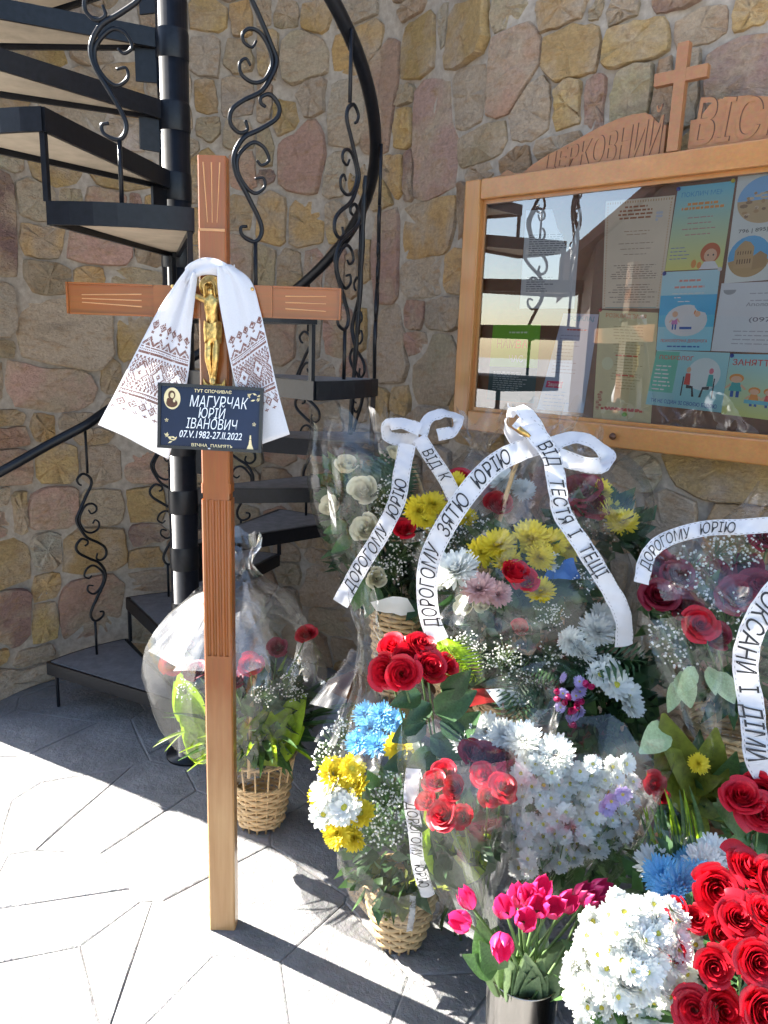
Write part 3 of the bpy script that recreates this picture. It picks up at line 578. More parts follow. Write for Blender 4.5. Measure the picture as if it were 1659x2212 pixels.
# ------------------------------------------------------------------ name plate
pw, ph = .240, .146; tlx = R(-6)
pc = np.array([-.418, YF-.056, 1.469]); ex = np.array([math.cos(R(-1)), 0, math.sin(R(-1))]); ez_ = nrm(np.cross(ex, [0, 1, 0]))
ez_ = np.array([0, .09, 1.]); ez_ = nrm(ez_-ex*(ez_@ex)); en = nrm(np.cross(ex, ez_))                        # en points to the viewer
if en[1] > 0: en = -en
Rm = np.stack([ex, en, ez_], 1)
pl = MB().box(pc, (pw, .008, ph), Rm).obj('name_plate', PLAQ, cr); pl['label'] = 'navy name plate with silver lettering and gold ornaments'
rim = MB()
for dx, dz, a_, b_ in ((0, ph/2, pw+.008, .007), (0, -ph/2, pw+.008, .007), (-pw/2, 0, .007, ph), (pw/2, 0, .007, ph)): rim.box(pc+ex*dx+ez_*dz+en*.0015, (a_, .013, b_), Rm)
rim.obj('plate_rim', PLAQF, pl)
def pp(x, z, lift=.0048): return pc+ex*x+ez_*z+en*lift
sl = MB(); gl_ = MB()
letters(gl_, 'ТУТ СПОЧИВАЄ', pp(.005, .0585), ex, ez_, .010, 'C', 0, .012, .088)
letters(sl, 'МАГУРЧАК', pp(.020, .0245), ex, ez_, .037, 'C', .22, -.004, .138)
letters(sl, 'ЮРІЙ', pp(.004, -.001), ex, ez_, .034, 'C', .22, -.004, .064)
letters(sl, 'ІВАНОВИЧ', pp(.004, -.0265), ex, ez_, .034, 'C', .22, -.004, .122)
letters(sl, '07.V.1982-27.II.2022', pp(.002, -.0485), ex, ez_, .0235, 'C', .22, .006, .148)
letters(gl_, "ВІЧНА  ПАМ'ЯТЬ", pp(.006, -.069), ex, ez_, .010, 'C', 0, .012, .098)
sl.obj('lettering', SILVER, pl, kind='stuff'); 
for (x, z) in ((-.103, -.010), (.104, -.010)):
    for k in range(5):
        a = 2*math.pi*k/5; gl_.add([pp(x+.0045*math.cos(a+t), z+.0045*math.sin(a+t)) for t in (0, .55)]+[pp(x, z)], [(0, 1, 2)])
def spray(x, z, s_):                                          # corner sprig of leaves
    for k in range(9):
        a = rng.uniform(0, 6.28); r_ = rng.uniform(.002, .013); cx_, cz_ = x+r_*math.cos(a)*1.2, z+r_*math.sin(a)*.75; b_ = rng.uniform(0, 3.14)
        gl_.add([pp(cx_+.006*math.cos(b_), cz_+.006*math.sin(b_)), pp(cx_-.0022*math.sin(b_), cz_+.0022*math.cos(b_)), pp(cx_-.006*math.cos(b_), cz_-.006*math.sin(b_)), pp(cx_+.0022*math.sin(b_), cz_-.0022*math.cos(b_))], [(0, 1, 2, 3)])
spray(.102, .052, 1); spray(-.094, -.052, 1)
for k, (w_, z) in enumerate(((.016, -.066), (.010, -.060), (.007, -.052), (.0045, -.042))): gl_.add([pp(.096-w_/2, z-.003), pp(.096+w_/2, z-.003), pp(.096+w_*.3, z+.006), pp(.096-w_*.3, z+.006)], [(0, 1, 2, 3)])
gl_.obj('gold_ornament', GOLDP, pl, kind='stuff')
ov = MB(); n = 28; ov.add([pp(-.0905+.0195*math.cos(2*math.pi*k/n), .041+.0255*math.sin(2*math.pi*k/n), .0046) for k in range(n)], [tuple(range(n))]); ov.obj('oval_icon', GOLDP, pl)
ov = MB()
def blob(x, z, a, b_, lift): ov.add([pp(x+a*math.cos(2*math.pi*k/16), z+b_*math.sin(2*math.pi*k/16), lift) for k in range(16)], [tuple(range(16))])
blob(-.0915, .049, .0085, .0105, .0051); blob(-.091, .030, .0135, .010, .0051); blob(-.099, .036, .004, .006, .0052); ov.obj('oval_icon_shading', CARVE, pl)
ov = MB(); blob(-.0905, .048, .0045, .0065, .0056); blob(-.0855, .036, .003, .004, .0056); ov.obj('oval_icon_face', GOLDP, pl)
MB().lathe([(0, .0), (.003, 0), (.003, .002), (0, .003)], pp(0, -ph/2, .009), 10).obj('screw', SILVER, pl)

# ------------------------------------------------------------------ embroidered towel draped round the cross
tw = thing('embroidered_towel', (XC, YF-.03, 1.3), 'white embroidered towel draped over the arms of the wooden cross', 'towel')
def stitch(c, r, NC):
    """cross-stitch chart: c across 0..NC, r rows from the hem upwards"""
    q = abs((c % 20)-10); 
    if r < 22: return False
    if r < 40:                                               # pendant diamonds along the hem
        k = abs((c % 10)-5)+abs(r-33); k2 = abs(((c+5) % 10)-5)+abs(r-26)*1.2
        return k == 3 or k == 4 or k <= 1 or (k2 <= 2 and r < 30) or (r >= 37 and (c+r) % 5 == 0)
    if r in (41, 42, 45): return True
    if r == 44: return c % 2 == 0
    if r < 47: return False
    if r < 77:                                               # wide band with large diamonds
        d = q+abs(r-62)*.8
        if 3 <= d <= 6: return False
        if d < 2.2: return True
        if d < 3: return False
        if 6 < d <= 8: return True
        if r < 50 or r > 74: return (c % 4) < 2
        return (int(d) % 3 == 0) or ((c+r) % 4 == 0)
    if r in (79, 80, 84): return True
    if r == 82: return c % 2 == 0
    if r < 86: return False
    if r < 94: d = abs((c % 12)-6)+(r-86); return d in (5, 6, 7) or d < 3
    if r < 108:
        k = abs((c % 10)-5); return (k <= 1 and (r % 4) < 2) or (abs(r-103)+k in (3, 4)) or (abs(r-103)+k) <= 1
    return False
def towel_end(name, left, right, Yl, Yr, wav, flip, NC):
    nu, nv = 26, 44
    L = catmull([P(x, y, yy) for (x, y), yy in zip(left, np.linspace(*Yl, len(left)))], nv); Rr = catmull([P(x, y, yy) for (x, y), yy in zip(right, np.linspace(*Yr, len(right)))], nv)
    g = np.zeros((nv, nu, 3))
    for i in range(nv):
        t = i/(nv-1)
        for j in range(nu):
            u = j/(nu-1); am = wav*(1-.78*t)
            g[i, j] = L[i]*(1-u)+Rr[i]*u+np.array([0, -am*math.sin(u*9.5+.6+t*1.2)-.006*math.sin(u*4+t*3), 0])
    mb = MB(); mb.grid(g); o = mb.obj(name, TOWEL, tw, True); sd_ = o.modifiers.new('thick', 'SOLIDIFY'); sd_.thickness = .0016; sd_.offset = 0
    st_ = MB(); NR = 190; rows = 112
    def at(u, v):                                             # v: 0 hem .. 1 top
        fi = (1-v)*(nv-1); fj = u*(nu-1); i = min(int(fi), nv-2); j = min(int(fj), nu-2); a, b_ = fi-i, fj-j
        return (g[i, j]*(1-a)*(1-b_)+g[i+1, j]*a*(1-b_)+g[i, j+1]*(1-a)*b_+g[i+1, j+1]*a*b_)
    for r in range(rows):
        for c in range(NC):
            if stitch(c, r, NC) and rng.random() < .93:
                u0, u1, v0, v1 = .03+.94*(c+.04)/NC, .03+.94*(c+.96)/NC, (r+.05)/NR, (r+.95)/NR
                q = [at(u0, v0), at(u1, v0), at(u1, v1), at(u0, v1)]; n_ = nrm(np.cross(q[1]-q[0], q[3]-q[0])); n_ = n_ if n_[1] < 0 else -n_
                st_.add([p+n_*.0016 for p in q], [(0, 1, 2, 3)])
    st_.obj('embroidery', STITCH, o, False, kind='stuff')
Yt = YF-.012
towel_end('towel_end', [(408, 578), (385, 610), (345, 672), (295, 765), (250, 850), (213, 917)], [(424, 590), (418, 640), (410, 720), (406, 800), (388, 900), (364, 992)], (Yt, Yt-.03), (Yt-.03, Yt-.004), .012, False, 60)
towel_end('towel_end', [(470, 576), (474, 640), (488, 720), (503, 800), (520, 880), (536, 971)], [(497, 571), (540, 606), (560, 668), (578, 745), (600, 845), (626, 938)], (Yt-.03, Yt-.022), (Yt, Yt-.03), .008, True, 48)
nb = MB(); g = []
for k in range(17):
    t = k/16; a = math.pi*t
    cpt = P(402+t*98, 596-20*math.sin(a)**.7, 1.815-.012*math.sin(a))
    g.append([cpt+[0, -.006-.004*math.sin(j*1.7+k*.3), .018-.036*j/5] for j in range(6)])
nb.grid(g); o = nb.obj('towel_fold', TOWEL, tw, True); o.modifiers.new('thick', 'SOLIDIFY').thickness = .002
nb = MB(); g = []
for k in range(13):
    a = math.pi*k/12; g.append([(XC+.046*math.cos(a), YF+.02+.045*math.sin(a), 1.80+.03*j/4+.006*math.sin(a*2+j)) for j in range(5)])
nb.grid(g); o = nb.obj('towel_fold', TOWEL, tw, True); o.modifiers.new('thick', 'SOLIDIFY').thickness = .002

# ------------------------------------------------------------------ glazed notice board on the wall
BD = np.array([*nrm((.75, -.66)), 0]); BN = np.array([*nrm((-.66, -.75)), 0]); BO = np.array([.46, 2.685, 0]); UZ = np.array([0, 0, 1.])
BR = np.stack([BD, BN, UZ], 1)
def bpt(t, z, off): return BO+BD*t+BN*off+UZ*z
def BP(x, y, off):
    O = BO+BN*off; r_ = ray(x, y); c = np.array([0, 0, CAMH]); p = c+r_*(((O-c)@BN)/(r_@BN)); return float((p-O)@BD), float(p[2])
nb = thing('notice_board', bpt(.492, 1.36, .03), 'glazed pine notice board with carved heading on the stone wall', 'notice board')
T0, T1, Z0, Z1, FO = -.227, 1.211, 1.36, 2.215, .075
def bbox(mb, ta, tb, za, zb_, oa, ob): return mb.box(bpt((ta+tb)/2, (za+zb_)/2, (oa+ob)/2), (tb-ta, ob-oa, zb_-za), BR)
bbox(MB(), T0+.02, T1-.02, Z0+.02, Z1-.02, .014, .03).obj('back_panel', BACKB, nb)
def fbar(ta, tb, za, zb_, mat): 
    o = bbox(MB(), ta, tb, za, zb_, .012, FO).obj('frame_rail', mat, nb); bv = o.modifiers.new('b', 'BEVEL'); bv.width = .005; bv.segments = 2; return o
FW = .066
fbar(T0, T0+FW, Z0, Z1, PINEV); fbar(T1-FW, T1, Z0, Z1, PINEV); fbar(T0+FW, T1-FW, Z1-.067, Z1, PINE); fbar(T0+FW, T1-FW, Z0, Z0+.072, PINE)
for ta_, tb_, za_, zc_, m_ in ((T0+FW, T0+FW+.012, Z0+.072, Z1-.067, PINEV), (T1-FW-.012, T1-FW, Z0+.072, Z1-.067, PINEV), (T0+FW+.012, T1-FW-.012, Z1-.079, Z1-.067, PINE), (T0+FW+.012, T1-FW-.012, Z0+.072, Z0+.084, PINE)):
    bbox(MB(), ta_, tb_, za_, zc_, .03, .055).obj('glazing_bead', m_, nb)
kb = MB(); kb.lathe([(0, .022), (.008, .02), (.011, .012), (.007, .006), (.006, 0)], (0, 0, 0), 16); kv = np.array(kb.v); kt, kz = BP(1327, 942, FO)
part('knob', np.array([bpt(kt+a, kz+b_, FO+c_) for a, b_, c_ in kv]), kb.f, CARVE, nb)
# pane: clear float glass
m, t, b_ = newmat('window glass'); t.nodes.remove(b_)
tr = t.nodes.new('ShaderNodeBsdfTransparent'); tr.inputs[0].default_value = (.985, .99, .988, 1); g_ = t.nodes.new('ShaderNodeBsdfGlossy'); g_.inputs['Roughness'].default_value = .006
fr_ = t.nodes.new('ShaderNodeFresnel'); fr_.inputs[0].default_value = 1.52; mu = t.nodes.new('ShaderNodeMath'); mu.operation = 'MULTIPLY'; mu.inputs[1].default_value = 4.6; mu.use_clamp = True
geo = t.nodes.new('ShaderNodeNewGeometry')
mx = t.nodes.new('ShaderNodeMixShader'); t.links.new(fr_.outputs[0], mu.inputs[0]); t.links.new(mu.outputs[0], mx.inputs[0]); t.links.new(tr.outputs[0], mx.inputs[1]); t.links.new(g_.outputs[0], mx.inputs[2]); t.links.new(mx.outputs[0], t.nodes['Material Output'].inputs[0]); GLASS = m
gp = MB(); gp.add([bpt(T0+FW-.005, Z0+.068, .048), bpt(T1-FW+.005, Z0+.068, .048), bpt(T1-FW+.005, Z1-.06, .048), bpt(T0+FW-.005, Z1-.06, .048)], [(0, 1, 2, 3)]); gp.obj('glass_pane', GLASS, nb)
# carved heading
def z8(x, y): return ((1250+x/2.476)*.8641, (y/2.476)*.8641)
HO = .05
hl = [BP(*z8(*q), HO) for q in ((-50, 1105), (0, 1085), (45, 1050), (90, 1072), (140, 1070), (200, 1020), (300, 955), (380, 915), (470, 868), (560, 815), (640, 775), (730, 735), (820, 708), (900, 697), (940, 715), (965, 750), (1000, 775), (1030, 770))]
zb0 = Z1+.001; hl = [(a, max(b_, zb0+.004)) for a, b_ in hl]; tc_ = .492
for side in (1, -1):
    poly = [(a if side > 0 else 2*tc_-a, b_) for a, b_ in hl]; poly = [(poly[0][0], zb0)]+poly+[(poly[-1][0], zb0)]
    pr = MB(); pr.prism(poly, BO+BN*(HO+.0), BD, UZ, -BN, .024); o = pr.obj('heading_panel', PINED, nb)
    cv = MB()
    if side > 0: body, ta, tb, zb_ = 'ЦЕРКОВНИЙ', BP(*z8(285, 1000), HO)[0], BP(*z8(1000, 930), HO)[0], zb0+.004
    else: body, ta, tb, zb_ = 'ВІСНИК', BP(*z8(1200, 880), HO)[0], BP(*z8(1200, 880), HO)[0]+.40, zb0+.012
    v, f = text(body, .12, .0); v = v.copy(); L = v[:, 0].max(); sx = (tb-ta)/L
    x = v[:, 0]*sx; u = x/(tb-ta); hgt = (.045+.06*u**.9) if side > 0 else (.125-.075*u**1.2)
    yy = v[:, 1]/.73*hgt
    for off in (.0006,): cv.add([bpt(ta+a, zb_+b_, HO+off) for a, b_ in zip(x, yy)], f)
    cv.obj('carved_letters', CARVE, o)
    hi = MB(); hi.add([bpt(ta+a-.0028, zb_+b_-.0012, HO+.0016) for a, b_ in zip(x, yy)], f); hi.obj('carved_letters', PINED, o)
hc = MB(); bbox(hc, tc_-.016, tc_+.016, zb0, 2.495, HO+.002, HO+.026); bbox(hc, tc_-.074, tc_-.016, 2.395, 2.428, HO+.003, HO+.025); bbox(hc, tc_+.016, tc_+.074, 2.395, 2.428, HO+.003, HO+.025); hc.obj('heading_cross', PINED, nb)
MB().box(bpt(tc_, Z1-.2, -.004), (.9, .03, .3), BR).obj('wall_batten', BACKB, nb)

# ------------------------------------------------------------------ papers pinned behind the glass
PC = {}
def flatc(c, rough=.75):
    k = tuple(round(q, 3) for q in c)
    if k not in PC: PC[k] = plain('print %d' % len(PC), tuple(min(.85, q*1.25) for q in c), rough, .04, 12)
    return PC[k]
def grad(c0, c1, nm):
    m, t, b_ = newmat(nm); tc = t.nodes.new('ShaderNodeTexCoord'); sp = t.nodes.new('ShaderNodeSeparateXYZ'); t.links.new(tc.outputs['UV'], sp.inputs[0])
    r_ = ramp(t, sp.outputs[1], [(0, c0), (.55, tuple((a+b2)/2 for a, b2 in zip(c0, c1))), (1, c1)]); t.links.new(r_.outputs[0], b_.inputs['Base Color']); b_.inputs['Roughness'].default_value = .6; return m
BLK, REDI, NAVY, TEAL, ORA, SKIN, GRN = (.03, .03, .035), (.55, .07, .05), (.03, .10, .35), (.05, .36, .36), (.72, .27, .06), (.72, .42, .27), (.16, .42, .07)
class Paper:
    def __init__(s, name, label, quad, mat, off=.0315, conv=True):
        q = [BP((1120+x/2.074)*.8641, (400+y/2.074)*.8641, off) for x, y in quad]; s.q = [np.array(c) for c in q]; s.off = off
        c = sum(s.q)/4; s.t = thing(name, bpt(c[0], c[1], off), label, 'paper', 'papers pinned in the notice board'); g = []
        for i in range(7):
            for j in range(6): u, v = j/5, i/6; a = s.uv(u, v); g.append(bpt(a[0], a[1], off+.0015*math.sin(3*u+2*v)+.0012*(abs(u-.5)*2)**3))
        s.g = g; part('sheet', g, [(i*6+j, i*6+j+1, (i+1)*6+j+1, (i+1)*6+j) for i in range(6) for j in range(5)], mat, s.t, True, uv=[(j/5, i/6) for i in range(7) for j in range(6)])
        s.b = {}
    def uv(s, u, v): TL, TR, BR_, BL = s.q; return (BL*(1-u)+BR_*u)*(1-v)+(TL*(1-u)+TR*u)*v
    def pt(s, u, v, l=1): a = s.uv(u, v); return bpt(a[0], a[1], s.off+.0015*math.sin(3*u+2*v)+.0012*(abs(u-.5)*2)**3+.0006*l)
    def mb(s, c, l=1): return s.b.setdefault((tuple(c), l), MB())
    def rect(s, u0, v0, u1, v1, c, l=1, k=3):
        m = s.mb(c, l)
        for i in range(k): a, b_ = u0+(u1-u0)*i/k, u0+(u1-u0)*(i+1)/k; m.add([s.pt(a, v0, l), s.pt(b_, v0, l), s.pt(b_, v1, l), s.pt(a, v1, l)], [(0, 1, 2, 3)])
    def disc(s, u, v, a, b_, c, l=1, a0=0, a1=6.2832, n=22): s.mb(c, l).add([s.pt(u, v, l)]+[s.pt(u+a*math.cos(a0+(a1-a0)*k/n), v+b_*math.sin(a0+(a1-a0)*k/n), l) for k in range(n+1)], [(0, k, k+1) for k in range(1, n+1)])
    def poly(s, pts, c, l=1): s.mb(c, l).add([s.pt(u, v, l) for u, v in pts], [tuple(range(len(pts)))])
    def lines(s, v0, v1, n, c, u0=.12, u1=.88, th=.006, cen=True, l=1):
        for k in range(n):
            v = v0+(v1-v0)*k/max(1, n-1); L = (u1-u0)*rng.uniform(.55, 1); a = (u0+u1)/2-L/2 if cen else u0; x = a
            while x < a+L:
                w_ = min(rng.uniform(.03, .11), a+L-x); s.rect(x, v-th/2, x+w_, v+th/2, c, l, 1); x += w_+.018
    def word(s, body, u, v, size, c, width=None, l=1, bold=.01):
        o = s.pt(u, v, l); ex_, ey_ = nrm(s.pt(u+.05, v, l)-s.pt(u-.05, v, l)), UZ; W_ = abs(s.uv(1, .5)[0]-s.uv(0, .5)[0]); H_ = abs(s.uv(.5, 1)[1]-s.uv(.5, 0)[1])
        letters(s.mb(c, l), body, o, ex_, ey_, size*H_, 'C', 0, bold, width*W_ if width else None)
    def kid(s, u, v, k, shirt, hair=ORA):                      # small cartoon child: head, hair, body, arms, legs
        s.disc(u, v+.055*k, .05*k, .036*k, hair, 2); s.disc(u, v+.045*k, .038*k, .028*k, SKIN, 3); s.poly([(u-.045*k, v-.05*k), (u+.045*k, v-.05*k), (u+.028*k, v+.02*k), (u-.028*k, v+.02*k)], shirt, 2)
        s.rect(u-.03*k, v-.10*k, u-.008*k, v-.05*k, NAVY, 2, 1); s.rect(u+.008*k, v-.10*k, u+.03*k, v-.05*k, NAVY, 2, 1); s.poly([(u-.04*k, v+.01*k), (u-.075*k, v-.03*k), (u-.062*k, v-.035*k), (u-.03*k, v-.005*k)], SKIN, 2); s.poly([(u+.04*k, v+.01*k), (u+.075*k, v-.03*k), (u+.062*k, v-.035*k), (u+.03*k, v-.005*k)], SKIN, 2)
    def pin(s, u, v, c=(.02, .05, .3)):
        p = s.pt(u, v); o = MB(); o.lathe([(0, 0), (.005, 0), (.006, .004), (.003, .007), (0, .0075)], (0, 0, 0), 12); part('push_pin', np.array([p+BD*a+UZ*b_+BN*c_ for a, b_, c_ in o.v]), o.f, flatc(c, .3), s.t)
    def done(s):
        for (c, l), m in s.b.items(): m.obj('print', flatc(c), s.t)
        return s
PARCH = plain('parchment print', (.78, .66, .50), .7, .08, 8); YELP = plain('yellow print', (.82, .74, .42), .7, .1, 8)
p = Paper('notice', 'beige parchment notice with ruled text beside the reflected sky', [(820, 215), (1178, 182), (1097, 770), (800, 770)], PARCH)
for k in range(26): p.rect(.03+k*.037, .965, .045+k*.037, .985, (.45, .28, .14), 1, 1)
for u in (.03, .95):
    for k in range(40): p.rect(u, .02+k*.0235, u+.018, .032+k*.0235, (.52, .33, .18), 1, 1)
p.lines(.93, .83, 4, (.33, .12, .05), .2, .72, .016); p.lines(.71, .68, 2, (.35, .2, .12), .3, .7); p.lines(.60, .50, 3, (.3, .2, .14), .2, .8); p.lines(.40, .28, 7, (.3, .22, .16), .1, .92, .008); p.lines(.22, .06, 8, (.3, .22, .16), .1, .92, .008)
for k in range(7): p.disc(.78+.03*(k % 3), .86-.03*(k//3), .02, .012, (.45, .48, .55))
p.rect(.06, .005, .94, .012, (.2, .3, .3)); p.done()
p = Paper('notice', 'yellow lesson schedule pinned below the beige parchment notice', [(788, 778), (1090, 792), (1052, 1365), (752, 1338)], YELP)
p.word('РОЗКЛАД ЗАНЯТЬ', .52, .94, .05, (.60, .22, .10), .8); p.lines(.86, .30, 22, (.42, .33, .16), .25, .8, .007); p.lines(.60, .59, 1, REDI, .3, .75, .012); p.lines(.42, .41, 1, REDI, .3, .75, .012)
p.disc(.2, .52, .1, .06, (.72, .68, .45)); p.lines(.11, .10, 2, REDI, .1, .9, .02)
for k in range(14): p.disc(.06+rng.uniform(0, .06), .25-.012*k, .03, .012, (.60, .42, .25) if k % 2 else (.5, .2, .12))
p.disc(.55, .06, .05, .02, GRN); p.pin(.02, 1.0, (.5, .03, .03)); p.done()
p = Paper('poster', 'turquoise and yellow poster with a cartoon girl at its foot', [(1195, 140), (1490, 107), (1422, 562), (1125, 576)], grad((.80, .76, .20), (.16, .60, .78), 'turquoise to yellow print'))
p.word('ПОКЛИЧ МЕНЕ', .5, .87, .075, (.05, .28, .5), .8); p.lines(.78, .73, 2, ORA, .12, .88, .03); p.lines(.62, .42, 4, (.42, .25, .22), .12, .85, .013); p.lines(.27, .14, 4, (.2, .25, .35), .05, .5, .011, False)
p.disc(.76, .19, .17, .12, (.50, .12, .04), 1); p.disc(.77, .16, .11, .08, SKIN, 2); p.disc(.73, .165, .013, .012, BLK, 3); p.disc(.82, .165, .013, .012, BLK, 3); p.poly([(.6, .0), (.95, .0), (.86, .09), (.68, .09)], (.75, .75, .75), 2); p.disc(.5, .07, .045, .05, ORA, 2); p.disc(.6, .05, .04, .04, ORA, 3)
p.pin(.02, .97); p.pin(.97, 1.0, (.6, .5, .05)); p.done()
p = Paper('poster', 'blue poster with a white oval and two cartoon children', [(1115, 582), (1412, 566), (1361, 990), (1080, 985)], grad((.30, .74, .88), (.52, .80, .88), 'pale blue print'))
p.rect(0, .45, 1, .70, (.05, .40, .66), 1, 1); p.rect(0, .30, 1, .45, (.09, .48, .72), 1, 1)
p.lines(.88, .80, 2, (.72, .25, .2), .2, .8, .025); p.lines(.72, .62, 3, (.72, .82, .88), .2, .8, .012, l=2); p.disc(.5, .38, .38, .2, (.84, .86, .88), 2)
p.kid(.3, .40, 1.35, (.55, .2, .45), (.62, .2, .05)); p.kid(.7, .40, 1.35, (.2, .4, .6), (.62, .2, .05)); p.rect(.4, .27, .62, .30, NAVY, 3); p.word('ПСИХОЛОГІЧНА ДОПОМОГА', .5, .105, .05, REDI, .84, 2); p.lines(.05, .045, 1, NAVY, .2, .8, .018, l=2)
p.pin(.04, .98); p.pin(1.0, 1.0, (.8, .8, .8)); p.done()
p = Paper('poster', 'green and blue psychologist poster below the oval poster', [(1085, 985), (1462, 1000), (1417, 1310), (1025, 1266)], grad((.28, .66, .72), (.42, .76, .80), 'aqua print'))
p.rect(0, .25, .33, .98, (.12, .50, .38), 1, 2); p.word('ПСИХОЛОГ', .3, .84, .10, REDI, .46, 2); p.lines(.72, .30, 7, (.75, .85, .8), .04, .30, .022, False, 2); p.word('ТИ НЕ ОДИН ЗІ СВОЄЮ БІДОЮ', .5, .06, .09, NAVY, .9, 2)
p.disc(.70, .62, .22, .28, (.60, .78, .82), 1)
for (u, sh, fl) in ((.50, REDI, 1), (.80, TEAL, -1)):
    p.disc(u, .68, .03, .05, SKIN if fl > 0 else (.7, .2, .25), 3); p.poly([(u-.04, .42), (u+.045, .42), (u+.03, .62), (u-.03, .62)], sh, 2); p.poly([(u, .42), (u+.09*fl, .40), (u+.09*fl, .36), (u, .36)], BLK, 2); p.poly([(u+.07*fl, .38), (u+.09*fl, .38), (u+.12*fl, .22), (u+.09*fl, .22)], BLK, 2); p.rect(min(u-.06*fl, u-.045*fl), .22, max(u-.06*fl, u-.045*fl), .56, BLK, 2, 1)
p.done()
p = Paper('poster', 'light blue lessons poster with cartoon children at a table', [(1466, 1005), (1850, 1012), (1822, 1370), (1416, 1316)], grad((.68, .76, .24), (.32, .72, .85), 'sky and grass print'))
p.word('ЗАНЯТТЯ', .34, .82, .13, REDI, .56, 2); p.kid(.14, .50, 2.0, TEAL); p.kid(.40, .34, 1.6, ORA); p.kid(.60, .34, 1.6, (.6, .1, .1)); p.kid(.82, .34, 1.6, GRN); p.rect(.28, .22, .95, .28, (.12, .45, .55), 4); p.pin(.03, .97); p.done()
p = Paper('poster', 'tall pale poster with two photographs of old buildings', [(1512, 38), (1900, -20), (1822, 610), (1432, 640)], plain('pale poster', (.76, .80, .77), .7, .08, 6))
p.word('ІЗ', .5, .90, .06, BLK, .16, 2); p.disc(.42, .70, .38, .20, (.20, .42, .70), 1, 0, 3.1416); p.disc(.42, .70, .38, .20, (.50, .36, .20), 1, 3.1416, 6.2832)
for k in range(40): p.disc(.42+rng.uniform(-.3, .3), .70+rng.uniform(-.13, .06), rng.uniform(.02, .06), rng.uniform(.008, .02), [(.42, .27, .13), (.62, .5, .33), (.25, .16, .09)][k % 3], 2, n=8)
p.word('796 | 895|$', .34, .43, .045, (.1, .12, .12), .46, 2); p.disc(.30, .22, .29, .18, (.10, .38, .66), 1); p.disc(.30, .22, .29, .18, (.42, .28, .12), 2, 3.35, 6.07)
p.poly([(.10, .12), (.36, .12), (.36, .30), (.30, .345), (.22, .36), (.16, .33), (.10, .28)], (.45, .30, .14), 3); p.poly([(.36, .1), (.55, .12), (.55, .22), (.45, .26), (.36, .22)], (.36, .23, .10), 3)
for k in range(6): p.rect(.14+.035*k, .16, .155+.035*k, .20, (.12, .07, .03), 4, 1); p.rect(.14+.035*k, .24, .152+.035*k, .27, (.12, .07, .03), 4, 1)
p.done()
p = Paper('notice', 'white printed notice with a phone number below the building photographs', [(1420, 640), (1850, 622), (1800, 1005), (1365, 990)], plain('bluish white paper', (.76, .80, .84), .7, .03, 10), off=.0308)
p.disc(.12, .90, .08, .07, (.3, .32, .34), 1, 3.1416, 6.2832); p.lines(.84, .74, 2, (.35, .36, .4), .3, .95, .014); p.word('Апологет', .55, .66, .07, (.25, .26, .3), .4); p.word('(097) 3', .62, .44, .09, (.2, .2, .24), .42); p.lines(.3, .12, 4, (.35, .36, .4), .2, .95, .014); p.done()
p = Paper('flyer', 'green topped dark flyer low beside the left frame of the notice board', [(237, 855), (482, 852), (447, 1262), (203, 1240)], plain('dark teal print', (.04, .09, .10), .6, .1, 10))
p.rect(0, .45, 1, 1, (.20, .46, .04), 1, 3); p.word('НАМ', .32, .70, .15, (.12, .07, .02), .4, 2, .02); p.word('ВАС', .72, .70, .14, REDI, .4, 2, .02); p.word('ЧАС', .55, .52, .12, (.75, .75, .75), .3, 2); p.lines(.38, .15, 9, (.30, .36, .38), .1, .9, .012, False, 2); p.lines(.9, .87, 1, (.6, .75, .5), .3, .8, .02, l=2); p.done()
p = Paper('notice', 'lilac timetable sheet with a red label next to the dark flyer', [(600, 795), (782, 800), (702, 1312), (462, 1292)], grad((.36, .54, .76), (.64, .60, .72), 'lilac blue print'), off=.0322)
p.word('РОЗКЛАД', .60, .93, .06, (.08, .30, .42), .62, 2); p.lines(.84, .83, 1, REDI, .2, .8, .014); p.lines(.78, .40, 12, (.25, .24, .35), .1, .7, .008, False); p.rect(.06, .24, .44, .31, (.62, .04, .14), 2); p.word('Звуки', .25, .255, .055, (.85, .8, .8), .3, 3); p.lines(.2, .05, 5, (.15, .3, .55), .1, .8, .01, False); p.done()
p = Paper('notice', 'plain white typed sheet behind the reflection of the stair', [(408, 262), (690, 250), (655, 770), (372, 770)], plain('grey white paper', (.74, .74, .75), .7, .03, 10), off=.0304)
p.lines(.75, .55, 10, (.2, .2, .22), .1, .95, .01, False); p.lines(.32, .18, 7, (.2, .2, .22), .1, .6, .01, False); p.done()

# ------------------------------------------------------------------ house across the yard (shows in the glass)
hs = thing('neighbour_house', (-9, -4.5, 0), 'brown gabled house across the yard seen only as a reflection in the glass', 'house')
HX, HY = nrm((-.945, -.33)), nrm((.33, -.945)); HP = np.array([-6.6, -.42])
def hpt(d_, w_, z): q = HP+HX*d_+HY*w_; return (q[0], q[1], z)
HM = np.array([[HX[0], HY[0], 0], [HX[1], HY[1], 0], [0, 0, 1.]]); wz, wr, HWD = 3.05, 6.7, 7.6
prof = [(0, 0), (HWD, 0), (HWD, wz), (HWD/2, wr-.16), (0, wz)]; hm = MB()
hm.add([hpt(.4, w_, z) for w_, z in prof]+[hpt(7, w_, z) for w_, z in prof], [tuple(range(5)), tuple(range(9, 4, -1))]+[(k, (k+1) % 5, 5+(k+1) % 5, 5+k) for k in range(5)]); hm.obj('wall', plain('brown brick', (.13, .10, .085), .85, .1, 3), hs)
ROOFM = plain('brown roof tile', (.12, .065, .045), .7, .2, 5)
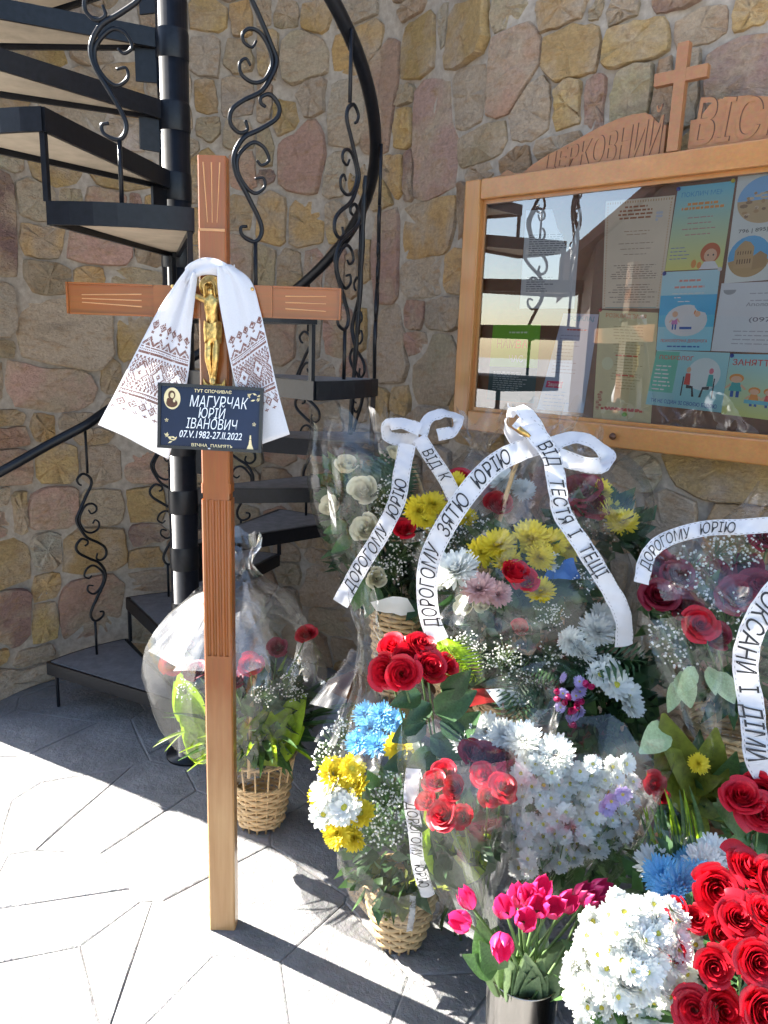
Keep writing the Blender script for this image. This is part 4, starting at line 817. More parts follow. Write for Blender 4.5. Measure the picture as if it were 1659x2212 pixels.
for sgn in (0, 1):
    we, ze = (-.45, wz-.22) if sgn == 0 else (HWD+.45, wz-.22); c0 = [hpt(0, we, ze), hpt(0, HWD/2, wr), hpt(7.3, HWD/2, wr), hpt(7.3, we, ze)]; c1 = [(x, y, z-.14) for x, y, z in c0]
    MB().add(c0+c1, [(0, 1, 2, 3), (7, 6, 5, 4), (0, 4, 5, 1), (1, 5, 6, 2), (2, 6, 7, 3), (3, 7, 4, 0)]).obj('roof', ROOFM, hs)
for ww in (1.6, 3.8, 6.0):
    wd = MB().box(hpt(.38, ww, 1.6), (.06, 1.0, 1.3), HM).obj('window', CARVE, hs); MB().box(hpt(.345, ww, 1.6), (.02, .84, 1.14), HM).obj('pane', PLAQF, wd)

# ------------------------------------------------------------------ flower meshes (unit size, axis +Z), shared by all copies
def rose_mesh(seed, mat, opening=1.0, N=19):
    g = np.random.default_rng(seed); mb = MB(); nu, nv = 8, 7
    for i in range(N):
        t = i/(N-1); th = i*2.39996+g.normal(0, .12); Ri = .10+.80*t**.85*(.75+.25*opening); Hh = 1.18-.38*t*opening+g.normal(0, .03); wd = 1.75*(1-t)+.80*t
        curl = (.05+.34*t**1.3)*opening*g.uniform(.7, 1.25); G = np.zeros((nv, nu, 3)); ph = g.uniform(0, 6)
        for a in range(nv):
            v = a/(nv-1)
            for b_ in range(nu):
                u = b_/(nu-1)*2-1; wv = wd*(.55+.45*math.sin(min(1, v*1.15)*math.pi/2)); an = th+u*wv*(1-.22*max(0, v-.75)*4*abs(u)**3)
                top = 1-.20*u*u*(1-.4*t)-.05*(1-abs(u))**3*t; z = -.32+Hh*v*top
                r_ = Ri*(.22+.78*math.sin(min(1., v*1.2)*math.pi/2)**.75)+.07*u*(1-t)+.05*t*u
                k = max(0, v-.62)/.38; r_ += curl*k*k*(1-.25*abs(u)); z -= curl*.42*k**3*(1+.25*math.sin(3*u+ph)); r_ += .018*math.sin(5*u+ph)*k
                G[a, b_] = (r_*math.cos(an), r_*math.sin(an), z)
        mb.grid(G)
    for k in range(5):                                        # sepals
        an = k*1.2566; mb.add([(.12*math.cos(an-.6), .12*math.sin(an-.6), -.36), (.12*math.cos(an+.6), .12*math.sin(an+.6), -.36), (.62*math.cos(an), .62*math.sin(an), -.42)], [(0, 1, 2)])
    me = mkmesh('rose_head', mb.v, mb.f, mat); me.materials.append(LEAFM)
    n = len(me.polygons)
    for q in range(n-5, n): me.polygons[q].material_index = 1
    return me
def mum_mesh(seed, mat, rings=((1.45, 10, .35), (1.2, 14, .5), (.95, 18, .65), (.70, 22, .8), (.45, 26, .92), (.2, 28, 1.0), (-.08, 26, 1.0)), wid=.1, eye=False):
    g = np.random.default_rng(seed); mb = MB()
    for el, n, L in rings:
        for k in range(n):
            a = 2*math.pi*(k+g.uniform(-.3, .3))/n+el*7; e = el+g.normal(0, .09); l = L*g.uniform(.85, 1.1); w_ = wid*g.uniform(.8, 1.15)
            ca, sa = math.cos(a), math.sin(a); pts = []
            for q, (f, ww, lift) in enumerate(((.06, .45, 0), (.45, 1, .02), (.8, .95, .06), (1.0, .35, .12))):
                r_ = l*f*math.cos(e)+.03; z = l*f*math.sin(e)+lift*l*(1.2 if el < .6 else -.3)
                for s_ in (-1, 0, 1): pts.append((r_*ca-s_*w_*ww*sa, r_*sa+s_*w_*ww*ca, z+(.035 if s_ else 0)))
            mb.add(pts, [(q*3+j, q*3+j+1, q*3+j+4, q*3+j+3) for q in range(3) for j in range(2)])
    n0 = len(mb.f)
    if eye: mb.lathe([(.02, .24), (.16, .2), (.25, .1), (.27, 0)], (0, 0, .02), 12)
    me = mkmesh('mum_head', mb.v, mb.f, mat); me.materials.append(EYE)
    for q in range(n0, len(me.polygons)): me.polygons[q].material_index = 1
    return me
DAISY = ((.85, 12, .72), (.5, 18, .9), (.18, 22, 1.0), (-.05, 18, .98))
def tulip_mesh(seed, mat):
    g = np.random.default_rng(seed); mb = MB()
    for k in range(6):
        th = k*math.pi/3+(.0 if k % 2 else .1); o = .0 if k % 2 else .05; G = np.zeros((8, 7, 3))
        for a in range(8):
            v = a/7
            for b_ in range(7):
                u = b_/3-1; r_ = (.52+o)*math.sin(min(1, v*1.55+.05)*math.pi/2)**.8*(1-.42*max(0, v-.55)**1.2*1.6); wv = .62*math.sin((v*.82+.18)*math.pi)**.55+.03; an = th+u*wv
                G[a, b_] = (r_*math.cos(an), r_*math.sin(an), 1.5*v*(1-.07*u*u)-.1)
        mb.grid(G)
    return mkmesh('tulip_head', mb.v, mb.f, mat)
def breath_mesh(seed, n=46):
    g = np.random.default_rng(seed); mb = MB(); oc = [(1, 0, 0), (-1, 0, 0), (0, 1, 0), (0, -1, 0), (0, 0, 1), (0, 0, -1)]; of = [(0, 2, 4), (2, 1, 4), (1, 3, 4), (3, 0, 4), (2, 0, 5), (1, 2, 5), (3, 1, 5), (0, 3, 5)]; st_ = []
    for k in range(n):
        d = nrm(g.normal(0, 1, 3)*[1, 1, .7]+[0, 0, .5]); p = d*g.uniform(.35, 1.0); r_ = g.uniform(.045, .085)
        rot = Euler(tuple(g.uniform(0, 6, 3))).to_matrix(); mb.add([p+r_*np.array(rot @ Vector(q)) for q in oc], of); st_.append(p)
    n0 = len(mb.f)
    for p in st_: mb.tube([np.array([0, 0, -.5]), p*.5+[0, 0, -.1], p], .009, 3, caps=False)
    me = mkmesh('tiny_blossoms', mb.v, mb.f, BABY, True); me.materials.append(STEM)
    for q in range(n0, len(me.polygons)): me.polygons[q].material_index = 1
    return me
def leaf_mesh(mat, wid=.32, curl=.25, fold=.12, n=7, shape=1.0):
    mb = MB(); G = []
    for i in range(n):
        t = i/(n-1); w_ = wid*math.sin(math.pi*min(1, t**(.75*shape)*.97+.015))**.85; z = curl*t*t*-1
        G.append([(-w_, t, z+fold*w_*2), (-w_*.5, t, z+fold*w_*.7), (0, t, z), (w_*.5, t, z+fold*w_*.7), (w_, t, z+fold*w_*2)])
    mb.grid(G); return mkmesh('leaf', mb.v, mb.f, mat)
def fern_mesh(mat, n=13):
    mb = MB(); mb.tube([(0, 0, 0), (0, .5, .05), (0, 1, -.05)], [.012, .008, .003], 4)
    for i in range(n):
        t = .12+.86*i/n; L = .34*math.sin(math.pi*(t*.85+.12)); z = .2*t*(1-t)-.05*t
        for s_ in (-1, 1): mb.add([(0, t, z), (s_*L*.45, t+.10*L+.05, z+.03), (s_*L, t+.5*L, z-.02), (s_*L*.5, t+.02+.36*L, z+.01)], [(0, 1, 2, 3)])
    return mkmesh('fern_leaf', mb.v, mb.f, mat, False)
ROSE = [rose_mesh(k, RED, o, n_) for k, o, n_ in ((1, 1.0, 19), (2, .55, 15), (3, 1.2, 21), (4, .8, 17), (5, 1.05, 22))]; CRIM = [rose_mesh(k+10, CRIMSON, o) for k, o in ((1, .9), (2, 1.1))]; CREA = [rose_mesh(k+20, CREAM, o, 15) for k, o in ((1, .35), (2, .5))]
MUMW = [mum_mesh(k, WHITE) for k in (1, 2)]; MUMY = [mum_mesh(k+5, YELLOW) for k in (1, 2)]; MUMB = [mum_mesh(k+9, BLUE, wid=.075) for k in (1, 2)]; MUMP = [mum_mesh(14, PINKISH)]
DAIW = [mum_mesh(k+20, WHITE, DAISY, .15, True) for k in (1, 2, 3)]; DAIY = [mum_mesh(31, YELLOW, DAISY, .14, True)]; DAIL = [mum_mesh(33, LILAC, DAISY, .14, True)]
TUL = [tulip_mesh(k, PINK) for k in (1, 2)]; BAB = [breath_mesh(k) for k in (1, 2, 3)]
LEAF = {k: leaf_mesh(m, w_, c, f_) for k, m, w_, c, f_ in (('rose', LEAFD, .33, .25, .18), ('mid', LEAFM, .28, .3, .15), ('lime', LEAFL, .27, .25, .1), ('grey', LEAFG, .33, .3, .22), ('pale', LEAFP, .30, .15, .12), ('olive', LEAFY, .25, .3, .1), ('blade', LEAFL, .045, .35, .2), ('bladed', LEAFM, .05, .35, .2))}
FERN = fern_mesh(LEAFD); FERNL = fern_mesh(LEAFL)

# ------------------------------------------------------------------ arranging
def pick(l): return l[int(rng.integers(len(l)))]
def head(B, lib, name, px, py, Y, dia, d=None, jit=.18):
    """flower head `dia` metres across at the given spot"""
    d = nrm(np.array(d if d is not None else (0, -.75, .75))+rng.normal(0, jit, 3)); return inst(name, pick(lib), B, P(px, py, Y), aim(d, rng.uniform(0, 6.28)), dia/2*rng.uniform(.93, 1.07))
def head3(B, lib, name, p, dia, d, jit=.15): return inst(name, pick(lib), B, p, aim(nrm(np.array(d)+rng.normal(0, jit, 3)), rng.uniform(0, 6.28)), dia/2*rng.uniform(.9, 1.1))
def orient(y, z):                                            # rotation taking local +Y to y and local +Z near z
    y = nrm(y); z = nrm(np.asarray(z)-y*(np.asarray(z)@y)); x = np.cross(y, z); return Matrix(((x[0], y[0], z[0]), (x[1], y[1], z[1]), (x[2], y[2], z[2]))).to_euler()
def leaf(B, kind, base, tip, up=(0, -.6, .8), name='leaf', me=None):
    base, tip = np.asarray(base), np.asarray(tip); return inst(name, me or LEAF[kind], B, base, orient(tip-base, np.asarray(up)+rng.normal(0, .12, 3)), float(np.linalg.norm(tip-base)))
def stem(B, a, b_, r_=.0028, mat=None, sag=.0):
    a, b_ = np.asarray(a, float), np.asarray(b_, float); m = (a+b_)/2+np.array([rng.normal(0, .006), rng.normal(0, .006), -sag]); return MB().tube(catmull([a, m, b_], 6), r_, 5).obj('stem', mat or STEM, B, True)
def foliage(B, c, rad, n, mat, size=.05, name='foliage', flat_=False):
    mb = MB(); c = np.asarray(c, float)
    for _ in range(n):
        d = nrm(rng.normal(0, 1, 3)); p = c+d*np.asarray(rad)*rng.uniform(.35, 1)**.6; y = nrm(d+rng.normal(0, .5, 3)+[0, 0, .25]); z = nrm(np.cross(y, rng.normal(0, 1, 3))); x = np.cross(y, z); L = size*rng.uniform(.6, 1.3); W_ = L*.3
        mb.add([p, p+y*L*.4+x*W_+z*.08*L, p+y*L, p+y*L*.4-x*W_+z*.08*L, p+y*L*.45-z*.03*L], [(0, 1, 4), (1, 2, 4), (2, 3, 4), (3, 0, 4)])
    return mb.obj(name, mat, B, True, kind='stuff')
def breath(B, px, py, Y, r_, d=(0, -.5, .8)): return inst('baby_breath', pick(BAB), B, P(px, py, Y), aim(nrm(np.array(d)+rng.normal(0, .25, 3)), rng.uniform(0, 6)), r_)
def basket(B, c, r0, r1, hgt, rows=13, nst=18, handle=None, open_top=.0, feet=True):
    c = np.asarray(c, float); bk_ = MB().lathe([(0, .01), (r0*.96, .01), (r0*.96, .018), (0, .018)], c, 20).obj('basket', WICKER, B)
    def rad(t): return r0+(r1-r0)*t**.9
    for k in range(nst):
        a = 2*math.pi*k/nst; pts = [c+[rad(t)*math.cos(a), rad(t)*math.sin(a), hgt*t] for t in (0, .33, .66, 1.0)]; pts = [c+[r0*1.03*math.cos(a), r0*1.03*math.sin(a), -.0 if not feet else 0]]+pts[1:]; MB().tube(pts, .0036, 5).obj('stake', WICKER, bk_, True)
    wt_ = hgt*(1-open_top)
    for j in range(rows):
        z = .022+(wt_-.022)*j/(rows-1); t = z/hgt; n = nst*3; pts = []
        for k in range(n): a = 2*math.pi*k/n; q = rad(t)+.0042*math.cos(a*nst/2+math.pi*(j % 2)); pts.append(c+[q*math.cos(a), q*math.sin(a), z+.002*math.sin(a*3+j)])
        MB().tube(pts, wt_/rows*.42, 5, True).obj('weaver', WICKER, bk_, True)
    for z in ([hgt] if not open_top else [hgt, hgt*(1-open_top)+.008]):
        for o in (0, math.pi):
            pts = []
            for k in range(48): a = 2*math.pi*k/48; q = rad(z/hgt)+.004*math.cos(a*12+o); pts.append(c+[q*math.cos(a), q*math.sin(a), z+.004*math.sin(a*12+o)])
            MB().tube(pts, .0045, 5, True).obj('braided_rim', WICKER, bk_, True)
    if handle:
        a, Hh = handle; e = np.array([math.cos(a), math.sin(a), 0]); pts = [c+e*rad(1)*math.cos(t)*1.0+[0, 0, hgt*.9+(Hh-hgt*.9)*math.sin(t)] for t in np.linspace(0, math.pi, 22)]
        MB().tube(pts, .0065, 7).obj('handle', WICKER, bk_, True)
    return bk_
def wrap(B, rings, n=34, fold=.07, mat=None, a0=0., a1=2*math.pi, seed=0, name='cellophane', zig=.0, sharp=1.0):
    """wrapping film: rings = [(centre, radius, tilt axis or None)], folded along radial creases"""
    g = np.random.default_rng(seed+100); cs = np.array([r_[0] for r_ in rings], float); rs = np.array([r_[1] for r_ in rings]); m = (len(rings)-1)*5+1
    cc = catmull(cs, m); rr = catmull(np.stack([rs, rs*0, rs*0], 1), m)[:, 0]; ax = np.gradient(cc, axis=0); ph = g.uniform(0, 6.28, 6); kx = np.array([7, 11, 17, 5, 3, 23]); G = np.zeros((m, n+1, 3))
    tri = lambda x: 2*abs((x/(2*math.pi)) % 1*2-1)-1
    for i in range(m):
        d = nrm(ax[i]); x = nrm(np.cross([0, 1., 0], d)) if abs(d[1]) < .9 else np.array([1., 0, 0]); y = np.cross(d, x); t = i/(m-1)
        for j in range(n+1):
            a = a0+(a1-a0)*j/n
            f = 1+fold*(.45*tri(kx[0]*a+ph[0]+2.0*t)+.35*tri(kx[1]*a+ph[1]-3*t)+.25*math.sin(kx[4]*a+ph[4]+4*t))*sharp+.03*math.sin(9*t+kx[3]*a+ph[2])*fold*8
            top = 0 if i < m-1 else zig*(.5+.4*math.sin(3*a+ph[3])+.35*math.sin(7*a+ph[4]))
            G[i, j] = cc[i]+(x*math.cos(a)+y*math.sin(a))*rr[i]*f+d*top+d*.012*math.sin(kx[3]*a+ph[5])*t
    if abs(a1-a0-2*math.pi) < 1e-6: G[:, -1] = G[:, 0]
    G[1:-1, 1:-1] += g.normal(0, .0016, G[1:-1, 1:-1].shape)
    if abs(a1-a0-2*math.pi) < 1e-6: G[:, -1] = G[:, 0]
    mb = MB(); mb.grid(G); tri_f = []
    for k, q in enumerate(mb.f): tri_f += [(q[0], q[1], q[2]), (q[0], q[2], q[3])] if g.random() < .5 else [(q[1], q[2], q[3]), (q[1], q[3], q[0])]
    o = part(name, mb.v, tri_f, mat or FILM, B, True); o.data.set_sharp_from_angle(angle=R(22)); return o
def sheet(B, corners, mat=None, nu=10, nv=10, crump=.012, seed=0, name='cellophane'):
    g = np.random.default_rng(seed+50); a, b_, c, d = (np.asarray(q, float) for q in corners); n_ = nrm(np.cross(b_-a, d-a)); G = np.zeros((nv, nu, 3)); ph = g.uniform(0, 6, 4)
    for i in range(nv):
        for j in range(nu):
            u, v = j/(nu-1), i/(nv-1); G[i, j] = (a*(1-u)+b_*u)*(1-v)+(d*(1-u)+c*u)*v+n_*(crump*(math.sin(7*u+3*v+ph[0])+.8*abs(math.sin(5*v-6*u+ph[1]))+.5*math.sin(13*u*v+ph[2])))
    mb = MB(); mb.grid(G); return mb.obj(name, mat or FILM, B, True)
gn = nrm((-.54, -.46, .70))
def glare(B, x, y, Y, w_, h_, tw_, seed):
    """a smooth panel of the wrap sloping up towards the sun"""
    g1 = nrm(np.cross([0, 0, 1.], gn)); c0 = P(x, y, Y); m_ = nrm(gn+g1*tw_); e1 = nrm(np.cross([0, 0, 1.], m_)); e2 = np.cross(m_, e1)
    return sheet(B, [c0-e1*w_/2-e2*h_/2, c0+e1*w_/2-e2*h_*.42, c0+e1*w_*.28+e2*h_/2, c0-e1*w_*.2+e2*h_/2], FILM, 9, 9, .0035, seed)
def ribbon(B, pts, wid, body=None, size=.03, start=.05, n=60, hint=(0, -1, .25), dash=True, twist=None, flip=False, name='ribbon', width=None):
    c = catmull([P(*q) for q in pts], n); T = np.gradient(c, axis=0); T /= np.linalg.norm(T, axis=1)[:, None]; hs_ = np.asarray(hint, float)
    if hs_.ndim == 1: hs_ = np.tile(hs_, (n, 1))
    else: hs_ = catmull(hs_, n)
    Bn = np.array([nrm(np.cross(h_, t)) for h_, t in zip(hs_, T)]); N = np.cross(T, Bn); N = np.array([q if q@h_ > 0 else -q for q, h_ in zip(N, hs_)])
    if flip: Bn = -Bn
    S = np.concatenate([[0], np.cumsum(np.linalg.norm(np.diff(c, axis=0), axis=1))])
    def at(s_, y, l): return np.stack([np.interp(s_, S, c[:, k])+y*np.interp(s_, S, Bn[:, k])+l*np.interp(s_, S, N[:, k]) for k in range(3)], -1)
    G = np.array([[c[i]+Bn[i]*wid*q+N[i]*(.0015*(1-(2*q)**2)+.0022*math.sin(i*.55+q*3)+.0016*math.sin(i*1.3-q*5)) for q in (-.5, -.25, 0, .25, .5)] for i in range(n)]); mb = MB(); mb.grid(G); o = mb.obj(name, RIBBON, B, True)
    if dash:
        db = MB(); s_ = .006
        while s_ < S[-1]-.01:
            for y in (-.43, .43): q = at(np.array([s_, s_+.005, s_+.005, s_]), np.array([y*wid-.0004, y*wid-.0004, y*wid+.0004, y*wid+.0004]), .0045); db.add(q, [(0, 1, 2, 3)])
            s_ += .012
        db.obj('stitched_border', INK, o, kind='stuff')
    if body:
        v, f = text(body, .28, .002); k = size if width is None else width/v[:, 0].max(); xs = start+v[:, 0]*k; ok = xs.max() < S[-1]; ys = (v[:, 1]/.73-.5)*size*.95; lm = MB(); lm.add(at(xs, ys+.0012*np.sin(xs*60), .0055), f); lm.obj('lettering', INK, o, kind='stuff')
    return o
def bow_loop(B, pts, wid, hint=(0, -1, .2), name='ribbon_loop', n=36): return ribbon(B, pts, wid, n=n, hint=hint, name=name)

# ------------------------------------------------------------------ low bench that carries the back row
bench = thing('low_bench', (.42, 2.08, 0), 'low brown wooden bench hidden under the back row of flower baskets', 'bench')
bd = np.array([*nrm((.75, -.66)), 0]); bnn = np.array([*nrm((-.66, -.75)), 0]); BRm = np.stack([bd, bnn, UZ], 1); bc = np.array([.45, 2.12, 0])
for k in range(3): MB().box(bc+bnn*(-.13+.13*k)+UZ*.485, (1.35, .12, .03), BRm).obj('plank', BACKB, bench)
for s_ in (-1, 1):
    for q in (-1, 1): MB().box(bc+bd*s_*.58+bnn*q*.13+UZ*.235, (.05, .05, .47), BRm).obj('leg', BACKB, bench)
    MB().box(bc+bd*s_*.58+UZ*.43, (.04, .21, .06), BRm).obj('rail', BACKB, bench)
TOP = .50

# ------------------------------------------------------------------ A: basket of red roses behind the cross
A_ = thing('rose_basket', (-.395, 2.34, 0), 'cellophane wrapped wicker basket of red roses standing behind the wooden cross', 'flower basket', 'baskets of flowers')
ac = np.array([-.395, 2.34, 0]); basket(A_, ac, .072, .118, .27, 11, 16, (R(80), .62), .38)
for px, py, Y, dd in ((540, 1437, 2.20, .075), (372, 1432, 2.20, .07), (662, 1372, 2.36, .07), (425, 1452, 2.20, .075), (500, 1470, 2.16, .07), (600, 1400, 2.42, .07), (395, 1395, 2.45, .07)): head(A_, ROSE if px in (540, 662, 372) else CRIM, 'rose', px, py, Y, dd, (0, -.6, .8)); stem(A_, P(px, py, Y), ac+[0, 0, .25])
foliage(A_, ac+[0, 0, .42], (.17, .15, .13), 260, LEAFD, .07); foliage(A_, ac+[0, 0, .36], (.15, .14, .09), 90, LEAFM, .07)
for b_, t_ in (((545, 1660), (470, 1570)), ((560, 1650), (640, 1520)), ((590, 1640), (640, 1580)), ((520, 1665), (570, 1560)), ((430, 1610), (400, 1560)), ((440, 1650), (420, 1620)), ((425, 1560), (385, 1470)), ((440, 1640), (405, 1610)), ((520, 1660), (600, 1590)), ((450, 1650), (415, 1580)), ((440, 1600), (392, 1520)), ((445, 1630), (398, 1585)), ((430, 1570), (375, 1490)), ((600, 1630), (632, 1560)), ((430, 1640), (410, 1600)), ((530, 1650), (530, 1580))): leaf(A_, 'lime', P(*b_, 2.25), P(*t_, 2.2), (rng.normal(0, .3), -1, .3))
for k in range(34):
    a = rng.uniform(0, 2*math.pi); b0 = ac+[.06*math.cos(a), .06*math.sin(a), .34]; leaf(A_, 'blade' if k % 2 else 'bladed', b0, b0+[.26*math.cos(a)*rng.uniform(.6, 1), .24*math.sin(a)*rng.uniform(.6, 1), rng.uniform(.02, .22)], (0, 0, 1), 'grass_blade')
for q in ((330, 1600), (352, 1612), (345, 1590)): leaf(A_, 'blade', P(400, 1580, 2.2), P(*q, 2.15), (0, -.5, 1), 'grass_blade')
for px, py, Y in ((620, 1480, 2.2), (645, 1440, 2.3), (400, 1490, 2.2), (640, 1500, 2.25), (570, 1500, 2.15)): breath(A_, px, py, Y, .045)
wrap(A_, [(ac+[0, 0, .24], .125), (ac+[-.04, 0, .38], .215), (ac+[-.07, 0, .50], .272), (ac+[-.075, 0, .64], .275), (ac+[-.065, .0, .79], .19), (ac+[-.06, 0, .925], .035), (ac+[-.075, 0, 1.0], .085)], 44, .11, FILMG, seed=1, zig=.04)

for k, (az, zc, rc, wb, wt2, hh) in enumerate(((R(-139), .775, .185, .19, .06, .27), (R(-108), .765, .19, .16, .05, .25), (R(-172), .76, .19, .15, .05, .24), (R(-75), .75, .195, .15, .05, .22))):   # stiff flat panels of the wrap, tucked against the shoulder of the bag
    ro = np.array([math.cos(az), math.sin(az), 0]); tg = np.array([-math.sin(az), math.cos(az), 0]); m_ = nrm(.45*nrm(gn)+.55*nrm(ro*.72+UZ*.69)); e1 = nrm(tg-m_*(tg@m_)); e2 = nrm(np.cross(m_, e1)); e2 = e2 if e2[2] > 0 else -e2; c0 = ac+np.array([-.068, 0, zc])+ro*rc
    sheet(A_, [c0-e1*wb/2-e2*hh/2, c0+e1*wb/2-e2*hh*.45, c0+e1*wt2/2+e2*hh/2, c0-e1*wt2/2+e2*hh/2], FILMG, 9, 9, .0028, 90+k)

# ------------------------------------------------------------------ B: basket of yellow and white mums
B_ = thing('mum_basket', (.085, 1.80, 0), 'cellophane wrapped basket of yellow, white and blue mums at the front left', 'flower basket', 'baskets of flowers')
bc_ = np.array([.085, 1.83, 0]); basket(B_, bc_, .062, .105, .19, 12, 16)
for px, py, Y, dd, lib in ((708, 1710, 1.60, .085, DAIW), (745, 1745, 1.57, .085, DAIW), (700, 1760, 1.60, .07, DAIW), (770, 1700, 1.6, .07, DAIY), (730, 1800, 1.57, .075, MUMY), (780, 1760, 1.57, .07, DAIY), (765, 1810, 1.57, .065, MUMY), (722, 1672, 1.62, .075, MUMY), (690, 1720, 1.62, .06, MUMY), (760, 1660, 1.62, .07, DAIY), (860, 1615, 1.68, .07, DAIY), (890, 1625, 1.7, .07, DAIW)): head(B_, lib, 'chrysanthemum', px, py, Y, dd, (-.25, -.7, .6)); 
for px, py, Y in ((800, 1575, 1.78), (825, 1545, 1.8), (775, 1605, 1.76), (815, 1610, 1.74), (850, 1560, 1.82), (790, 1545, 1.85)): head(B_, MUMB, 'blue_chrysanthemum', px, py, Y, .07, (-.2, -.6, .8))
for px, py, Y in ((820, 1770, 1.58), (850, 1790, 1.58), (830, 1730, 1.6), (800, 1800, 1.57), (720, 1600, 1.66), (700, 1640, 1.64), (870, 1740, 1.6), (740, 1580, 1.7), (855, 1700, 1.62)): breath(B_, px, py, Y, .05)
foliage(B_, bc_+[0, -.02, .36], (.14, .13, .17), 260, LEAFD, .06); foliage(B_, bc_+[-.02, -.04, .3], (.13, .12, .12), 100, LEAFM, .06)
for q in range(7): a = rng.uniform(-2.6, -.4); b0 = bc_+[0, 0, .2]; leaf(B_, 'olive', b0, b0+[.15*math.cos(a), .15*math.sin(a), rng.uniform(.02, .12)], (0, -.4, 1))
wrap(B_, [(bc_+[0, 0, .17], .105), (bc_+[-.01, 0, .28], .165), (bc_+[-.02, 0, .44], .195), (bc_+[-.03, 0, .6], .185), (bc_+[-.07, .03, .76], .09), (bc_+[-.115, .06, .90], .03), (bc_+[-.13, .07, .97], .04)], 40, .05, FILM, seed=7, zig=.05)
wrap(B_, [(bc_+[0, 0, .15], .11), (bc_+[0, -.01, .22], .165), (bc_+[0, -.01, .30], .185)], 34, .10, FILMH, seed=9, zig=.03)
ribbon(B_, [(893, 1660, 1.46), (888, 1730, 1.45), (898, 1800, 1.45), (905, 1870, 1.46), (925, 1935, 1.48)], .032, 'ДОРОГОМУ   ЮРІЮ', .024, .07)
ribbon(B_, [(892, 1935, 1.70), (890, 1975, 1.70), (884, 2012, 1.70)], .016, 'ВІД', .012, .01, 20)

for k, q in enumerate(((735, 1470, 1.66, .09, .16, .1), (800, 1640, 1.56, .10, .05, .0), (725, 1560, 1.6, .06, .12, .2))): glare(B_, *q, 13+k)

# ------------------------------------------------------------------ F: upright bunch of tall red roses
F_ = thing('rose_bunch', P(935, 1700, 1.78)*[1, 1, 0], 'bunch of tall bright red roses with dark leaves beside the front basket', 'bouquet', 'bouquets laid for the grave')
g0 = P(985, 1840, 1.80); g0[2] = .2
for px, py, Y, dd, d in ((838, 1450, 1.66, .082, (-.35, -.7, .55)), (925, 1445, 1.64, .082, (.3, -.75, .5)), (868, 1455, 1.61, .080, (-.1, -.9, .45)), (850, 1402, 1.70, .075, (-.3, -.4, .85)), (905, 1402, 1.68, .078, (.2, -.4, .85)), (880, 1425, 1.66, .078, (0, -.7, .7)), (960, 1440, 1.72, .07, (.6, -.4, .6))):
    head(F_, [ROSE[1], ROSE[3]], 'rose', px, py, Y, dd, d, .08); stem(F_, P(px, py, Y)-nrm(d)*.01, g0)
for b_, t_ in (((940, 1540), (1020, 1500)), ((950, 1560), (1035, 1590)), ((930, 1520), (880, 1560)), ((930, 1590), (1000, 1640)), ((920, 1560), (850, 1600)), ((900, 1640), (835, 1655)), ((940, 1620), (880, 1665)), ((960, 1500), (1010, 1460)), ((910, 1500), (850, 1520)), ((985, 1590), (1025, 1545))): leaf(F_, 'rose', P(*b_, 1.66), P(*t_, 1.62), (0, -.8, .5), 'leaf')
for k in range(7): stem(F_, g0+[rng.normal(0, .008), rng.normal(0, .008), 0], (g0[0]+rng.normal(0, .02), g0[1]+.06+rng.normal(0, .02), .003), .0035)

# ------------------------------------------------------------------ E1: red roses in a cellophane cone
E1 = thing('wrapped_rose_bouquet', P(1040, 2010, 1.5)*[1, 1, 0], 'red roses wrapped in a milky cellophane cone in the middle of the front row', 'bouquet', 'bouquets laid for the grave')
ge = P(1045, 1965, 1.50)
for px, py, Y, dd in ((925, 1735, 1.42, .07), (960, 1760, 1.39, .075), (1000, 1765, 1.39, .07), (940, 1690, 1.45, .07), (985, 1705, 1.42, .075), (1055, 1720, 1.43, .07), (1045, 1675, 1.48, .07), (1085, 1700, 1.46, .065), (960, 1670, 1.5, .065)):
    head(E1, ROSE, 'rose', px, py, Y+rng.uniform(-.015, .015), dd*.80, (-.15+(px-1000)*.003, -.7, .75)); stem(E1, P(px, py, Y), ge)
for px, py in ((1050, 1640), (1090, 1650), (1020, 1630), (1075, 1670)): head(E1, CRIM, 'dark_rose', px, py, 1.56, .075, (.1, -.4, .9))
foliage(E1, P(1000, 1800, 1.47), (.085, .06, .07), 120, LEAFD, .045); 
for k in range(9): leaf(E1, 'lime' if k % 3 else 'rose', P(1000+rng.uniform(-30, 40), 1900, 1.46), P(960+rng.uniform(-40, 110), 1800+rng.uniform(-20, 60), 1.42), (0, -1, .2))
wrap(E1, [(ge+[0, 0, -.02], .02), (P(1010, 1900, 1.48), .075), (P(1000, 1800, 1.47), .115), (P(1000, 1700, 1.48), .135), (P(1000, 1640, 1.52), .15)], 36, .05, FILM, seed=21, zig=.05)
sheet(E1, [P(885, 1690, 1.36), P(1112, 1640, 1.37), P(1100, 1990, 1.46), P(1010, 2040, 1.45)], FILMH, 14, 14, .008, 22)
for k in range(9): stem(E1, ge+[rng.normal(0, .008), rng.normal(0, .008), 0], (ge[0]+.08+rng.normal(0, .02), ge[1]+.22+rng.normal(0, .02), .003), .0035)

